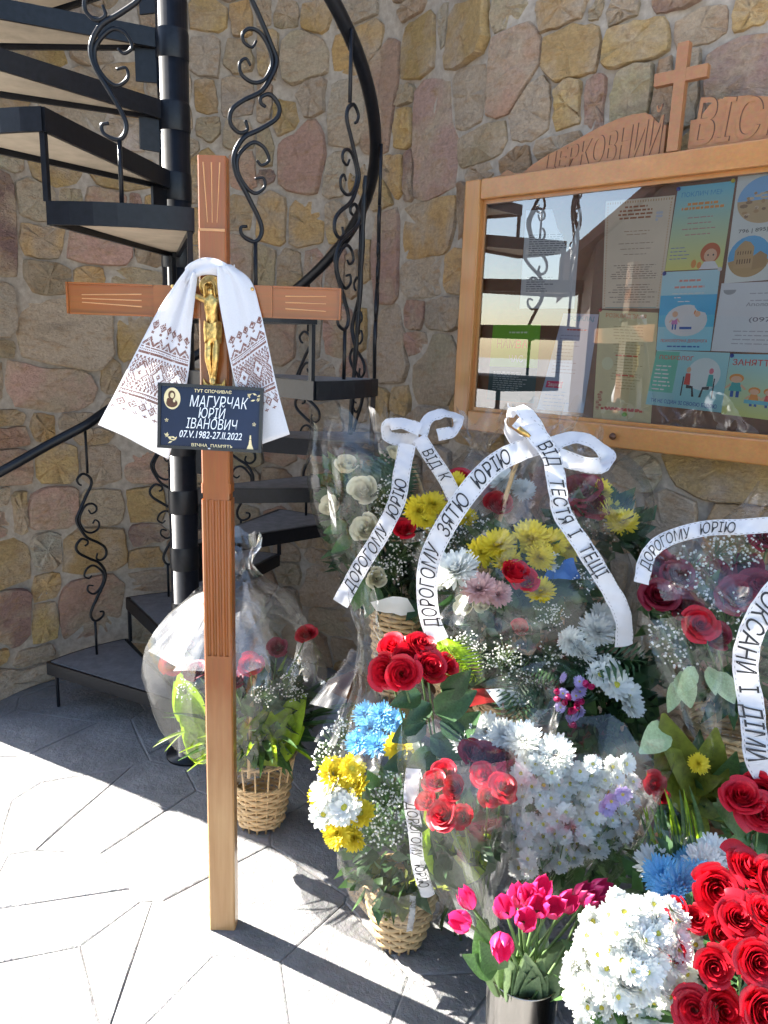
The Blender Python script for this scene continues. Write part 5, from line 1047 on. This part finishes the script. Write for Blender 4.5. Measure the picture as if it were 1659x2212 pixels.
# ------------------------------------------------------------------ E2: white spray mums in clear cellophane
E2 = thing('wrapped_mum_bouquet', P(1150, 1960, 1.5)*[1, 1, 0], 'white spray mums in a wide clear cellophane cone beside the wrapped roses', 'bouquet', 'bouquets laid for the grave')
gm = P(1160, 1960, 1.50); pts = []
for _ in range(2500):
    x, y = rng.uniform(1118, 1368), rng.uniform(1650, 1885)
    if y > 1885-(x-1115)*.18+max(0, (x-1300))*-.9: continue
    if all((x-a)**2+(y-b_)**2 > 22**2 for a, b_ in pts): pts.append((x, y))
for x, y in pts:
    Y = 1.43+.00035*(1885-y)+.0001*abs(x-1240)+rng.normal(0, .012); head(E2, DAIW, 'chrysanthemum', x, y, Y, rng.uniform(.036, .05), ((x-1240)*.003, -.75, .7)); stem(E2, P(x, y, Y), gm, .0016)
for x, y in ((1320, 1730), (1345, 1715), (1310, 1745)): head(E2, DAIL, 'lilac_flower', x, y, 1.42, .036, (0, -.9, .4))
for x, y, Y in ((1130, 1600, 1.56), (1090, 1590, 1.6), (1165, 1640, 1.53), (1200, 1630, 1.53), (1050, 1580, 1.64), (1010, 1600, 1.64)): head(E2, MUMW, 'large_white_chrysanthemum', x, y, Y, .085, (0, -.5, .8))
foliage(E2, P(1230, 1830, 1.5), (.13, .04, .10), 160, LEAFM, .045)
for k in range(10): leaf(E2, 'bladed', P(1180+k*9, 1980, 1.5), P(1250+k*17, 1840+rng.uniform(-20, 40), 1.46), (0, -1, .3), 'long_leaf')
wrap(E2, [(gm+[0, 0, -.03], .03), (P(1180, 1900, 1.5), .085), (P(1220, 1800, 1.49), .14), (P(1245, 1700, 1.5), .165), (P(1260, 1620, 1.54), .19)], 32, .05, FILM, seed=31, zig=.06)
sheet(E2, [P(1112, 1640, 1.37), P(1440, 1600, 1.42), P(1340, 1850, 1.40), P(1150, 1915, 1.43)], FILM, 14, 14, .007, 33)
for k in range(9): stem(E2, gm+[rng.normal(0, .01), rng.normal(0, .01), 0], (gm[0]+rng.normal(0, .02), gm[1]+.12+rng.normal(0, .02), .003), .0035)

# ------------------------------------------------------------------ steel vase with tulips
vr = P(1132, 2092, 1.27); vx, vy, vh = vr[0], vr[1], vr[2]
vs_ = thing('steel_vase', (vx, vy, 0), 'tall brushed steel vase holding the pink tulips', 'vase')
MB().lathe([(0, 0), (.05, 0), (.053, .004), (.074, vh-.004), (.0765, vh), (.073, vh), (.070, vh-.01), (.05, .012), (0, .012)], (vx, vy, 0), 40).obj('body', METAL, vs_, True)
T_ = thing('tulip_bunch', (vx, vy, vh-.05), 'bunch of magenta pink tulips with broad grey green leaves in the steel vase', 'bouquet', 'bouquets laid for the grave')
for px, py, Y, d in ((1010, 1995, 1.20, (-.6, -.5, .5)), (1085, 2022, 1.17, (-.1, -.9, .1)), (1094, 1972, 1.22, (-.25, -.5, .8)), (1130, 1992, 1.20, (0, -.6, .8)), (1140, 1945, 1.26, (-.1, -.3, .9)), (1165, 1935, 1.27, (0, -.3, .9)), (1120, 1955, 1.27, (-.2, -.3, .9)), (1185, 1965, 1.24, (.1, -.5, .8)), (1212, 1962, 1.25, (.2, -.4, .8)), (1160, 1968, 1.24, (0, -.5, .8)), (1245, 1945, 1.27, (.4, -.3, .8)), (1275, 1935, 1.28, (.6, -.3, .7)), (1262, 1955, 1.26, (.5, -.4, .7)), (1020, 1960, 1.30, (-.4, -.1, .9))):
    o = head(T_, TUL, 'tulip', px, py, Y, .074, d, .06); stem(T_, P(px, py, Y), (vx+rng.normal(0, .02), vy+rng.normal(0, .02), vh-.02), .0033)
for k in range(26):
    a = rng.uniform(math.pi*.95, math.pi*2.05) if k < 20 else rng.uniform(0, 6.28); r_ = rng.uniform(.03, .052); b0 = np.array([vx+r_*math.cos(a)*.8, vy+r_*math.sin(a)*.8, vh-.03]); L = rng.uniform(.085, .125)
    leaf(T_, 'grey', b0, b0+[L*.45*math.cos(a), L*.35*math.sin(a), L*rng.uniform(.6, .95)], (-.3*math.cos(a), -.8, .5))
for q in ((1035, 2030), (1050, 2060), (1020, 2080)): leaf(T_, 'mid', P(1075, 2095, 1.22), P(*q, 1.18), (-.4, -.7, .5))

# ------------------------------------------------------------------ white mums, blue mums and red roses at the front right
W_ = thing('white_mum_bunch', P(1370, 2250, 1.14)*[1, 1, 0], 'big bunch of white spray mums at the bottom edge left of the red roses', 'bouquet', 'bouquets laid for the grave')
wc = P(1370, 2110, 1.12); pts = []
for _ in range(3000):
    x, y = rng.uniform(1235, 1505), rng.uniform(1945, 2235)
    if ((x-1372)/140)**2+((y-2100)/165)**2 > 1 or (x > 1470 and y < 2020): continue
    if all((x-a)**2+(y-b_)**2 > 26**2 for a, b_ in pts): pts.append((x, y))
for x, y in pts:
    q = ((x-1372)/140)**2+((y-2100)/165)**2; head(W_, DAIW, 'chrysanthemum', x, y, 1.04+.085*q+rng.normal(0, .008), rng.uniform(.038, .052), ((x-1372)*.005, -.7, .75-(y-2100)*.003), .34)
foliage(W_, wc+[0, .05, -.06], (.085, .075, .1), 220, LEAFM, .05); foliage(W_, wc+[0, .0, -.02], (.105, .07, .11), 70, LEAFM, .04)
for k in range(10): stem(W_, wc+[rng.normal(0, .05), .03, 0], (wc[0]+rng.normal(0, .02), wc[1]+.07, .12))
MB().lathe([(0, 0), (.085, 0), (.105, .3), (.1, .3), (.08, .01), (0, .01)], (wc[0], wc[1]+.07, 0), 22).obj('bucket', BUCKET, W_, True)
U_ = thing('blue_mum_bunch', P(1465, 2000, 1.3)*[1, 1, 0], 'bright blue dyed mums behind the big white bunch', 'bouquet', 'bouquets laid for the grave')
for x, y, Y, dd in ((1430, 1895, 1.28, .085), (1470, 1915, 1.25, .09), (1445, 1930, 1.24, .07), (1500, 1895, 1.28, .07), (1485, 1870, 1.32, .07)): head(U_, MUMB, 'blue_chrysanthemum', x, y, Y, dd, (-.1, -.6, .8)); stem(U_, P(x, y, Y), P(1470, 2010, 1.36)-[0, 0, .25])
for x, y, Y in ((1520, 1870, 1.30), (1540, 1940, 1.25), (1500, 1940, 1.24), (1545, 1850, 1.33), (1410, 1870, 1.34)): head(U_, MUMW, 'chrysanthemum', x, y, Y, .08, (0, -.5, .8))
foliage(U_, P(1470, 1930, 1.33), (.09, .05, .08), 120, LEAFD, .05)
bq = P(1470, 2010, 1.36); MB().lathe([(0, 0), (.07, 0), (.09, .26), (.085, .26), (.066, .01), (0, .01)], (bq[0], bq[1], 0), 20).obj('bucket', BUCKET, U_, True)
Q_ = thing('red_rose_bunch', P(1570, 2150, 1.18)*[1, 1, 0], 'large bunch of vivid red roses in the bottom right corner', 'bouquet', 'bouquets laid for the grave')
gq = P(1590, 2200, 1.24); gq[2] = .15
for x, y, Y, dd, d in ((1455, 2058, 1.08, .077, (-.5, -.7, .5)), (1540, 2085, 1.03, .088, (-.1, -.8, .55)), (1545, 1915, 1.14, .105, (-.25, -.75, .35)), (1470, 1962, 1.15, .058, (-.4, -.5, .6)), (1505, 1985, 1.12, .055, (-.3, -.7, .5)), (1610, 1880, 1.17, .095, (.1, -.5, .8)), (1655, 1900, 1.14, .095, (.3, -.5, .7)), (1590, 1985, 1.08, .085, (0, -.5, .8)), (1632, 2075, 1.02, .095, (.2, -.7, .6)), (1595, 2060, 1.04, .06, (.1, -.8, .4)), (1560, 2185, .99, .10, (-.1, -.8, .5)), (1640, 2180, .98, .095, (.2, -.7, .6)), (1640, 1975, 1.08, .09, (.2, -.5, .8)), (1655, 2130, 1.0, .085, (.3, -.7, .6)), (1550, 2010, 1.08, .07, (-.2, -.7, .6)), (1500, 2180, 1.02, .08, (-.4, -.6, .6)), (1690, 2040, 1.04, .09, (.4, -.6, .6))):
    head(Q_, ROSE, 'rose', x, y, Y+rng.uniform(0, .03), dd*.74, d, .2); stem(Q_, P(x, y, Y)-nrm(d)*.03, gq, .0035)
foliage(Q_, P(1580, 2070, 1.16), (.12, .06, .14), 240, LEAFD, .05)
for k in range(12): x, y = rng.uniform(1440, 1640), rng.uniform(1990, 2190); b0 = P(x, y, 1.12); leaf(Q_, 'rose' if k % 2 else 'mid', b0, b0+[rng.normal(0, .05), -.05, rng.normal(.01, .03)], (0, -.6, .8))
MB().lathe([(0, 0), (.1, 0), (.12, .3), (.115, .3), (.095, .01), (0, .01)], (gq[0], gq[1]+.03, 0), 22).obj('bucket', BUCKET, Q_, True)

# ------------------------------------------------------------------ small red roses and broad leaved plant at the right edge
S_ = thing('small_rose_bunch', P(1630, 1900, 1.5)*[1, 1, 0], 'small red roses with fresh leaves at the right edge above the big rose bunch', 'bouquet', 'bouquets laid for the grave')
gs = P(1640, 1900, 1.50); gs[2] = .15
for x, y, Y, dd in ((1600, 1725, 1.40, .075), (1650, 1715, 1.42, .08), (1640, 1755, 1.38, .07), (1670, 1760, 1.38, .075), (1625, 1690, 1.45, .06)): head(S_, ROSE, 'rose', x, y, Y, dd, (-.1, -.7, .7)); stem(S_, P(x, y, Y), gs)
for b_, t_ in (((1620, 1790), (1570, 1750)), ((1620, 1800), (1580, 1830)), ((1630, 1800), (1650, 1850)), ((1600, 1810), (1610, 1860)), ((1640, 1800), (1690, 1830))): leaf(S_, 'mid', P(*b_, 1.42), P(*t_, 1.38), (0, -.9, .5))
foliage(S_, P(1640, 1800, 1.46), (.08, .05, .08), 90, LEAFM, .045)
MB().lathe([(0, 0), (.07, 0), (.085, .24), (.08, .24), (.066, .01), (0, .01)], (gs[0], gs[1], 0), 20).obj('bucket', BUCKET, S_, True)
L_ = thing('leafy_pot_plant', P(1500, 1800, 1.65)*[1, 1, 0], 'broad yellow green leaves of a pot plant behind the white mum bouquet', 'plant')
gl2 = P(1500, 1800, 1.65); gl2[2] = .3
for t_, kind, b_ in (((1445, 1600), 'olive', (1500, 1740)), ((1560, 1620), 'olive', (1500, 1740)), ((1540, 1690), 'olive', (1480, 1700)), ((1560, 1760), 'olive', (1470, 1720)), ((1450, 1680), 'olive', (1520, 1750)), ((1530, 1800), 'olive', (1480, 1720)), ((1590, 1720), 'olive', (1520, 1690)), ((1480, 1640), 'olive', (1530, 1720)), ((1600, 1660), 'mid', (1530, 1700)), ((1392, 1622), 'pale', (1440, 1570)), ((1575, 1790), 'grey', (1590, 1680))): leaf(L_, kind, P(*b_, 1.58), P(*t_, 1.50), (rng.normal(0, .2), -.9, .5))
head(L_, MUMY, 'yellow_flower', 1508, 1650, 1.52, .05); head(L_, ROSE, 'red_flower', 1410, 1690, 1.52, .05); head(L_, ROSE, 'red_flower', 1425, 1720, 1.52, .045)
for k in range(14): leaf(L_, 'bladed' if k % 2 else 'blade', P(1400+k*9, 1850, 1.45), P(1395+k*10+rng.normal(0, 8), 1745+rng.uniform(-15, 40), 1.42), (0, -1, .2), 'long_leaf')
foliage(L_, P(1500, 1700, 1.62), (.1, .05, .1), 120, LEAFD, .06)
MB().lathe([(0, 0), (.07, 0), (.1, .3), (.094, .3), (.066, .01), (0, .01)], (gl2[0], gl2[1], 0), 22).obj('pot', BUCKET, L_, True)
sheet(L_, [P(1360, 1790, 1.46), P(1450, 1720, 1.47), P(1520, 1850, 1.40), P(1380, 1850, 1.40)], FILM, 10, 10, .015, 61)

# ------------------------------------------------------------------ I: wrapped crimson roses with ribbon on the right
I_ = thing('crimson_rose_bouquet', P(1560, 1500, 1.80)*[1, 1, 0]+[0, 0, TOP], 'cellophane wrapped dark crimson roses with a lettered ribbon at the right edge', 'flower basket', 'baskets of flowers')
ic = P(1590, 1560, 1.85); ic[2] = TOP; basket(I_, ic, .08, .13, .2, 11, 16)
for x, y, Y, dd in ((1420, 1290, 1.72, .085), (1460, 1245, 1.78, .085), (1420, 1215, 1.82, .075), (1510, 1350, 1.66, .075), (1545, 1375, 1.66, .075), (1595, 1290, 1.72, .10), (1640, 1280, 1.72, .1), (1660, 1170, 1.85, .09), (1540, 1240, 1.82, .085), (1610, 1230, 1.85, .08), (1480, 1310, 1.74, .08)): head(I_, CRIM if (x, y) != (1510, 1350) else ROSE, 'rose', x, y, Y, dd, (-.15, -.6, .7)); stem(I_, P(x, y, Y), ic+[0, 0, .2])
for x, y, Y in ((1500, 1220, 1.8), (1560, 1190, 1.84), (1600, 1200, 1.84), (1440, 1370, 1.7), (1500, 1265, 1.76), (1570, 1330, 1.7), (1460, 1420, 1.68), (1620, 1170, 1.86)): breath(I_, x, y, Y, .06)
foliage(I_, P(1560, 1400, 1.84), (.16, .12, .16), 300, LEAFD, .065); foliage(I_, P(1540, 1330, 1.80), (.16, .1, .1), 100, LEAFM, .06)
for b_, t_ in (((1470, 1450), (1495, 1530)), ((1530, 1440), (1550, 1500)), ((1545, 1450), (1590, 1520)), ((1460, 1470), (1450, 1540)), ((1500, 1440), (1470, 1500))): leaf(I_, 'pale', P(*b_, 1.64), P(*t_, 1.60), (0, -1, .1))
wrap(I_, [(ic+[0, 0, .16], .13), (ic+[-.05, -.02, .3], .21), (ic+[-.07, -.03, .46], .24), (ic+[-.06, -.03, .60], .2), (ic+[-.02, 0, .72], .09), (ic+[0, 0, .78], .05)], 36, .055, FILM, seed=41, zig=.05)
sheet(I_, [P(1385, 1340, 1.62), P(1560, 1330, 1.60), P(1560, 1690, 1.55), P(1440, 1500, 1.58)], FILM, 14, 14, .015, 42); sheet(I_, [P(1400, 1190, 1.70), P(1530, 1150, 1.72), P(1640, 1330, 1.62), P(1440, 1290, 1.62)], FILM, 14, 14, .018, 43)
ribbon(I_, [(1385, 1260, 1.66), (1400, 1200, 1.68), (1440, 1165, 1.70), (1520, 1142, 1.70), (1600, 1138, 1.68), (1680, 1132, 1.66), (1740, 1128, 1.66)], .036, 'ДОРОГОМУ   ЮРІЮ  ', .026, .03, hint=(0, -1, .3), flip=False)
ribbon(I_, [(1700, 1250, 1.50), (1660, 1300, 1.48), (1622, 1370, 1.47), (1610, 1440, 1.47), (1622, 1520, 1.46), (1630, 1590, 1.44), (1640, 1650, 1.43), (1690, 1720, 1.44)], .052, 'ОКСАНИ  І  ДІМИ', .042, .05, hint=(-.15, -1, .3))

for k, q in enumerate(((1590, 1295, 1.58, .09, .07, .05), (1455, 1265, 1.62, .07, .04, .0), (1430, 1375, 1.60, .05, .05, .1), (1560, 1500, 1.55, .07, .1, .2))): glare(I_, *q, 43+k)

# ------------------------------------------------------------------ G: large mixed basket with the big lettered ribbons
G_ = thing('mixed_flower_basket', P(1110, 1560, 2.02)*[1, 1, 0]+[0, 0, TOP], 'large mixed flower basket with long white lettered ribbons tied in a bow', 'flower basket', 'baskets of flowers')
gc = P(1110, 1580, 2.02); gc[2] = TOP; basket(G_, gc, .085, .125, .17, 11, 18, (R(-35), .92))
for x, y, Y, dd, lib, nm in ((1075, 1180, 1.88, .095, MUMY, 'c'), (1040, 1195, 1.88, .085, MUMY, 'c'), (1095, 1215, 1.84, .08, MUMY, 'c'), (1145, 1165, 1.90, .10, MUMY, 'c'), (1190, 1175, 1.90, .085, MUMY, 'c'), (1230, 1185, 1.92, .08, MUMY, 'c'), (1165, 1205, 1.86, .085, MUMY, 'c'), (1166, 1280, 1.80, .085, MUMY, 'c'), (1190, 1215, 1.86, .06, DAIW, 'c'), (985, 1235, 1.84, .12, MUMW, 'c'), (950, 1250, 1.86, .09, MUMW, 'c'), (1035, 1275, 1.80, .09, MUMP, 'c'), (1075, 1285, 1.80, .07, MUMP, 'c'), (1110, 1245, 1.80, .085, ROSE, 'r'), (1135, 1255, 1.81, .06, ROSE, 'r'), (1120, 1360, 1.80, .05, ROSE, 'r'), (1290, 1365, 1.82, .10, MUMW, 'c'), (1230, 1385, 1.80, .075, MUMW, 'c'), (1255, 1405, 1.79, .08, MUMW, 'c'), (1300, 1335, 1.86, .08, MUMW, 'c'), (1295, 1460, 1.76, .075, DAIW, 'd'), (1330, 1480, 1.75, .09, DAIW, 'd'), (1355, 1500, 1.75, .07, DAIW, 'd'), (1362, 1525, 1.74, .07, DAIW, 'd'), (1310, 1445, 1.78, .07, DAIW, 'd'), (1045, 1310, 1.80, .06, CREA, 'r'), (1005, 1310, 1.82, .06, CREA, 'r')):
    head(G_, lib, {'c': 'chrysanthemum', 'r': 'rose', 'd': 'daisy_mum'}[nm], x, y, Y, dd, ((x-1140)*.002, -.7, .7))
for k in range(26):
    x, y = rng.uniform(990, 1340), rng.uniform(1180, 1480)
    if 1030 < x < 1230 and 1140 < y < 1300: continue
    breath(G_, x, y, 1.84-(y-1180)*.0001, rng.uniform(.035, .055))
for x, y in ((1210, 1500), (1250, 1520), (1240, 1545), (1260, 1490)):
    for k in range(7): head(G_, DAIL if k % 3 == 0 else TUL, 'hyacinth_floret', x+rng.normal(0, 8), y+rng.normal(0, 14), 1.74, .03, None, .5)
foliage(G_, P(1140, 1380, 2.0), (.22, .16, .17), 480, LEAFD, .065); foliage(G_, P(1120, 1250, 1.98), (.2, .14, .14), 220, LEAFD, .06); foliage(G_, P(1290, 1500, 1.86), (.16, .08, .12), 240, LEAFD, .06); foliage(G_, P(1300, 1560, 1.82), (.14, .06, .08), 160, LEAFM, .06)
for k in range(12): b0 = P(1150+rng.normal(0, 40), 1420, 1.88); leaf(G_, None, b0, b0+[rng.normal(0, .12), -.14, rng.normal(.0, .09)], (0, -.5, 1), 'fern_leaf', FERN)
for q in ((985, 1420), (1000, 1450), (1010, 1480), (960, 1400), (1035, 1470)): leaf(G_, None, P(945, 1375, 1.82), P(*q, 1.72), (0, -.6, .8), 'fern_leaf', FERNL)
sheet(G_, [P(1195, 1215, 1.86), P(1240, 1205, 1.88), P(1258, 1248, 1.84), P(1170, 1252, 1.82)], plain('blue paper', (.03, .12, .34), .5, .2, 20), 6, 6, .006, 51, 'blue_paper')
sheet(G_, [P(1000, 1495, 1.84), P(1170, 1475, 1.84), P(1170, 1510, 1.86), P(1010, 1525, 1.86)], REDP, 8, 5, .008, 52, 'red_paper'); sheet(G_, [P(1050, 1490, 1.80), P(1170, 1478, 1.80), P(1150, 1520, 1.78), P(1080, 1530, 1.78)], WHITEP, 6, 5, .006, 53, 'white_paper')
wrap(G_, [(gc+[0, 0, .12], .14), (gc+[.02, 0, .28], .24), (gc+[.03, 0, .46], .27), (gc+[.03, 0, .62], .235), (gc+[.03, 0, .78], .13), (gc+[.02, 0, .9], .035), (gc+[.02, 0, .97], .09)], 40, .05, FILM, seed=55, zig=.06)
sheet(G_, [P(985, 1300, 1.74), P(1180, 1340, 1.72), P(1150, 1420, 1.72), P(960, 1380, 1.75)], FILM, 12, 12, .01, 56); sheet(G_, [P(1050, 1470, 1.74), P(1205, 1420, 1.72), P(1195, 1570, 1.70), P(1040, 1590, 1.72)], FILM, 12, 12, .012, 57)
ribbon(G_, [(1165, 960, 1.80), (1120, 975, 1.77), (1065, 1005, 1.74), (1010, 1065, 1.72), (960, 1140, 1.71), (928, 1210, 1.71), (922, 1280, 1.71), (930, 1340, 1.72), (948, 1385, 1.72)][::-1], .050, 'ДОРОГОМУ   ЗЯТЮ   ЮРІЮ', .038, .035, 70, width=.50, hint=(-.1, -1, .35))
ribbon(G_, [(1120, 905, 1.79), (1150, 930, 1.77), (1190, 985, 1.75), (1205, 1060, 1.73), (1215, 1110, 1.72), (1260, 1180, 1.71), (1310, 1260, 1.71), (1345, 1330, 1.72), (1348, 1395, 1.74)], .046, 'ВІД   ТЕСТЯ  І   ТЕЩІ', .036, .08, 70, width=.36, hint=(.1, -1, .35))
bow_loop(G_, [(1160, 965, 1.80), (1120, 955, 1.82), (1092, 920, 1.83), (1098, 890, 1.82), (1122, 882, 1.80), (1145, 905, 1.78), (1165, 945, 1.78)], .042, [(0, -1, .3), (.6, -.8, .2), (.9, -.3, .3), (.6, -.5, .6), (0, -.8, .6), (-.3, -.9, .3)])
bow_loop(G_, [(1175, 975, 1.80), (1215, 950, 1.82), (1265, 948, 1.82), (1312, 985, 1.81), (1300, 1005, 1.78), (1255, 1002, 1.77), (1205, 985, 1.78)], .04, [(0, -1, .3), (0, -.7, .7), (-.2, -.5, .8), (-.7, -.6, .3), (0, -.9, -.2), (0, -1, .1)])
MB().tube(catmull([P(1120, 925, 1.77), P(1132, 935, 1.765), P(1145, 945, 1.77)], 8), .007, 6).obj('gold_tie', GOLD, G_, True)

for k, q in enumerate(((1185, 1560, 1.68, .07, .12, .1), (985, 1320, 1.72, .08, .09, .1), (1120, 1110, 1.74, .09, .09, .1))): glare(G_, *q, 83+k)

# ------------------------------------------------------------------ K: yellow and red flowers behind the ribbons
K_ = thing('red_yellow_arrangement', P(1010, 1350, 2.28)*[1, 1, 0]+[0, 0, TOP], 'yellow mums and red roses under cellophane behind the long ribbons', 'flower basket', 'baskets of flowers')
kc = P(1010, 1400, 2.26); kc[2] = TOP; basket(K_, kc, .08, .11, .2, 10, 14)
for x, y, Y, dd, lib, nm in ((905, 1105, 2.10, .09, MUMY, 'c'), (935, 1090, 2.10, .08, MUMY, 'c'), (985, 1050, 2.14, .08, MUMY, 'c'), (920, 1125, 2.08, .06, MUMY, 'c'), (1010, 1120, 2.08, .06, MUMY, 'c'), (995, 1040, 2.18, .085, ROSE, 'r'), (870, 1145, 2.1, .07, ROSE, 'r'), (1075, 1095, 2.08, .09, ROSE, 'r'), (1085, 1040, 2.16, .08, MUMW, 'c'), (1130, 1060, 2.16, .07, MUMW, 'c'), (1255, 1065, 2.02, .10, CRIM, 'r'), (1275, 1095, 2.0, .09, CRIM, 'r'), (1320, 1110, 1.98, .09, MUMY, 'c'), (1345, 1130, 1.96, .08, MUMY, 'c'), (1300, 1060, 2.02, .07, MUMY, 'c'), (1060, 1060, 2.2, .07, MUMP, 'c')): head(K_, lib, {'c': 'chrysanthemum', 'r': 'rose'}[nm], x, y, Y, dd)
for x, y in ((960, 1150), (1000, 1165), (940, 1165), (1290, 1130), (1030, 1140), (1350, 1170)): breath(K_, x, y, 2.04, .05)
foliage(K_, kc+[0, 0, .42], (.2, .1, .2), 380, LEAFD, .065); foliage(K_, P(1290, 1140, 2.02), (.14, .05, .09), 160, LEAFD, .06)
wrap(K_, [(kc+[0, 0, .18], .11), (kc+[0, 0, .4], .21), (kc+[0, 0, .6], .22), (kc+[0, 0, .78], .10), (kc+[0, 0, .86], .03), (kc+[0, 0, .93], .08)], 34, .055, FILM, seed=65, zig=.05)
wrap(K_, [(P(1290, 1190, 2.0), .10), (P(1290, 1110, 2.0), .15), (P(1280, 1040, 2.02), .13), (P(1255, 985, 2.04), .04), (P(1250, 950, 2.05), .07)], 26, .05, FILM, seed=66, zig=.04)

# ------------------------------------------------------------------ H: white roses in cellophane at the back left
H_ = thing('white_rose_basket', P(860, 1400, 2.40)*[1, 1, 0]+[0, 0, TOP], 'wicker basket of creamy white roses in cellophane beside the stair', 'flower basket', 'baskets of flowers')
hc_ = P(862, 1420, 2.36); hc_[2] = TOP; basket(H_, hc_, .07, .10, .31, 17, 16, (R(20), .78))
for x, y, Y, dd, d in ((747, 1012, 2.24, .075, (-.1, -.5, .8)), (786, 1062, 2.20, .085, (0, -.8, .5)), (718, 1098, 2.22, .07, (-.3, -.6, .6)), (792, 1145, 2.18, .085, (-.1, -.8, .5)), (856, 985, 2.26, .06, (.1, -.3, .9)), (830, 1110, 2.3, .06, (.1, -.6, .7)), (812, 1250, 2.2, .06, (0, -.8, .4))): head(H_, CREA, 'rose', x, y, Y, dd*1.18, d, .08); stem(H_, P(x, y, Y), hc_+[0, 0, .3])
foliage(H_, P(800, 1150, 2.33), (.12, .07, .22), 300, LEAFD, .06); foliage(H_, P(740, 1080, 2.34), (.06, .05, .12), 110, LEAFM, .06); foliage(H_, P(830, 1270, 2.32), (.1, .06, .09), 130, LEAFD, .06)
for k in range(10): leaf(H_, None, P(830, 1120, 2.3), P(830+rng.uniform(-20, 50), 960+rng.uniform(0, 60), 2.28), (0, -1, .2), 'fern_leaf', FERN)
for b_, t_ in (((790, 1250), (765, 1320)), ((820, 1270), (790, 1330)), ((750, 1130), (705, 1150)), ((760, 1160), (720, 1190))): leaf(H_, 'mid', P(*b_, 2.2), P(*t_, 2.16), (0, -1, .2))
for x, y in ((830, 1090), (815, 1120), (845, 1150), (840, 1060), (850, 1230), (820, 1220), (870, 1200)): breath(H_, x, y, 2.2, .05)
wrap(H_, [(P(850, 1320, 2.34), .10), (P(820, 1210, 2.33), .14), (P(785, 1090, 2.31), .16), (P(765, 1000, 2.30), .15), (P(755, 930, 2.30), .12)], 30, .05, FILM, seed=75, zig=.07)
sheet(H_, [P(690, 1000, 2.14), P(700, 905, 2.16), P(850, 950, 2.15), P(800, 1010, 2.12)], FILM, 10, 10, .015, 76); sheet(H_, [P(690, 960, 2.14), P(800, 990, 2.12), P(790, 1250, 2.1), P(715, 1150, 2.12)], FILM, 12, 12, .012, 77); sheet(H_, [P(800, 1300, 2.15), P(880, 1290, 2.15), P(900, 1330, 2.18), P(815, 1325, 2.18)], WHITEP, 6, 5, .006, 78, 'white_paper')
ribbon(H_, [(735, 1304, 2.02), (775, 1230, 2.02), (825, 1150, 2.02), (858, 1080, 2.03), (868, 1020, 2.05), (880, 960, 2.08)], .048, 'ДОРОГОМУ   ЮРІЮ', .036, .045, hint=(-.2, -1, .3))
ribbon(H_, [(905, 945, 2.08), (930, 985, 2.06), (960, 1030, 2.05), (985, 1080, 2.05)], .042, 'ВІД  К', .032, .04, 30, hint=(-.2, -1, .3))
bow_loop(H_, [(905, 945, 2.09), (870, 950, 2.12), (838, 942, 2.13), (836, 920, 2.11), (870, 915, 2.09), (908, 928, 2.08)], .036, [(0, -1, .3), (.2, -.9, .2), (.6, -.7, .2), (.2, -.9, .5), (0, -1, .4)])
bow_loop(H_, [(910, 940, 2.09), (925, 905, 2.11), (960, 893, 2.12), (990, 905, 2.11), (980, 930, 2.09), (945, 940, 2.08)], .034, [(0, -1, .3), (-.3, -.8, .5), (0, -.5, .9), (-.7, -.6, .3), (0, -1, 0)])
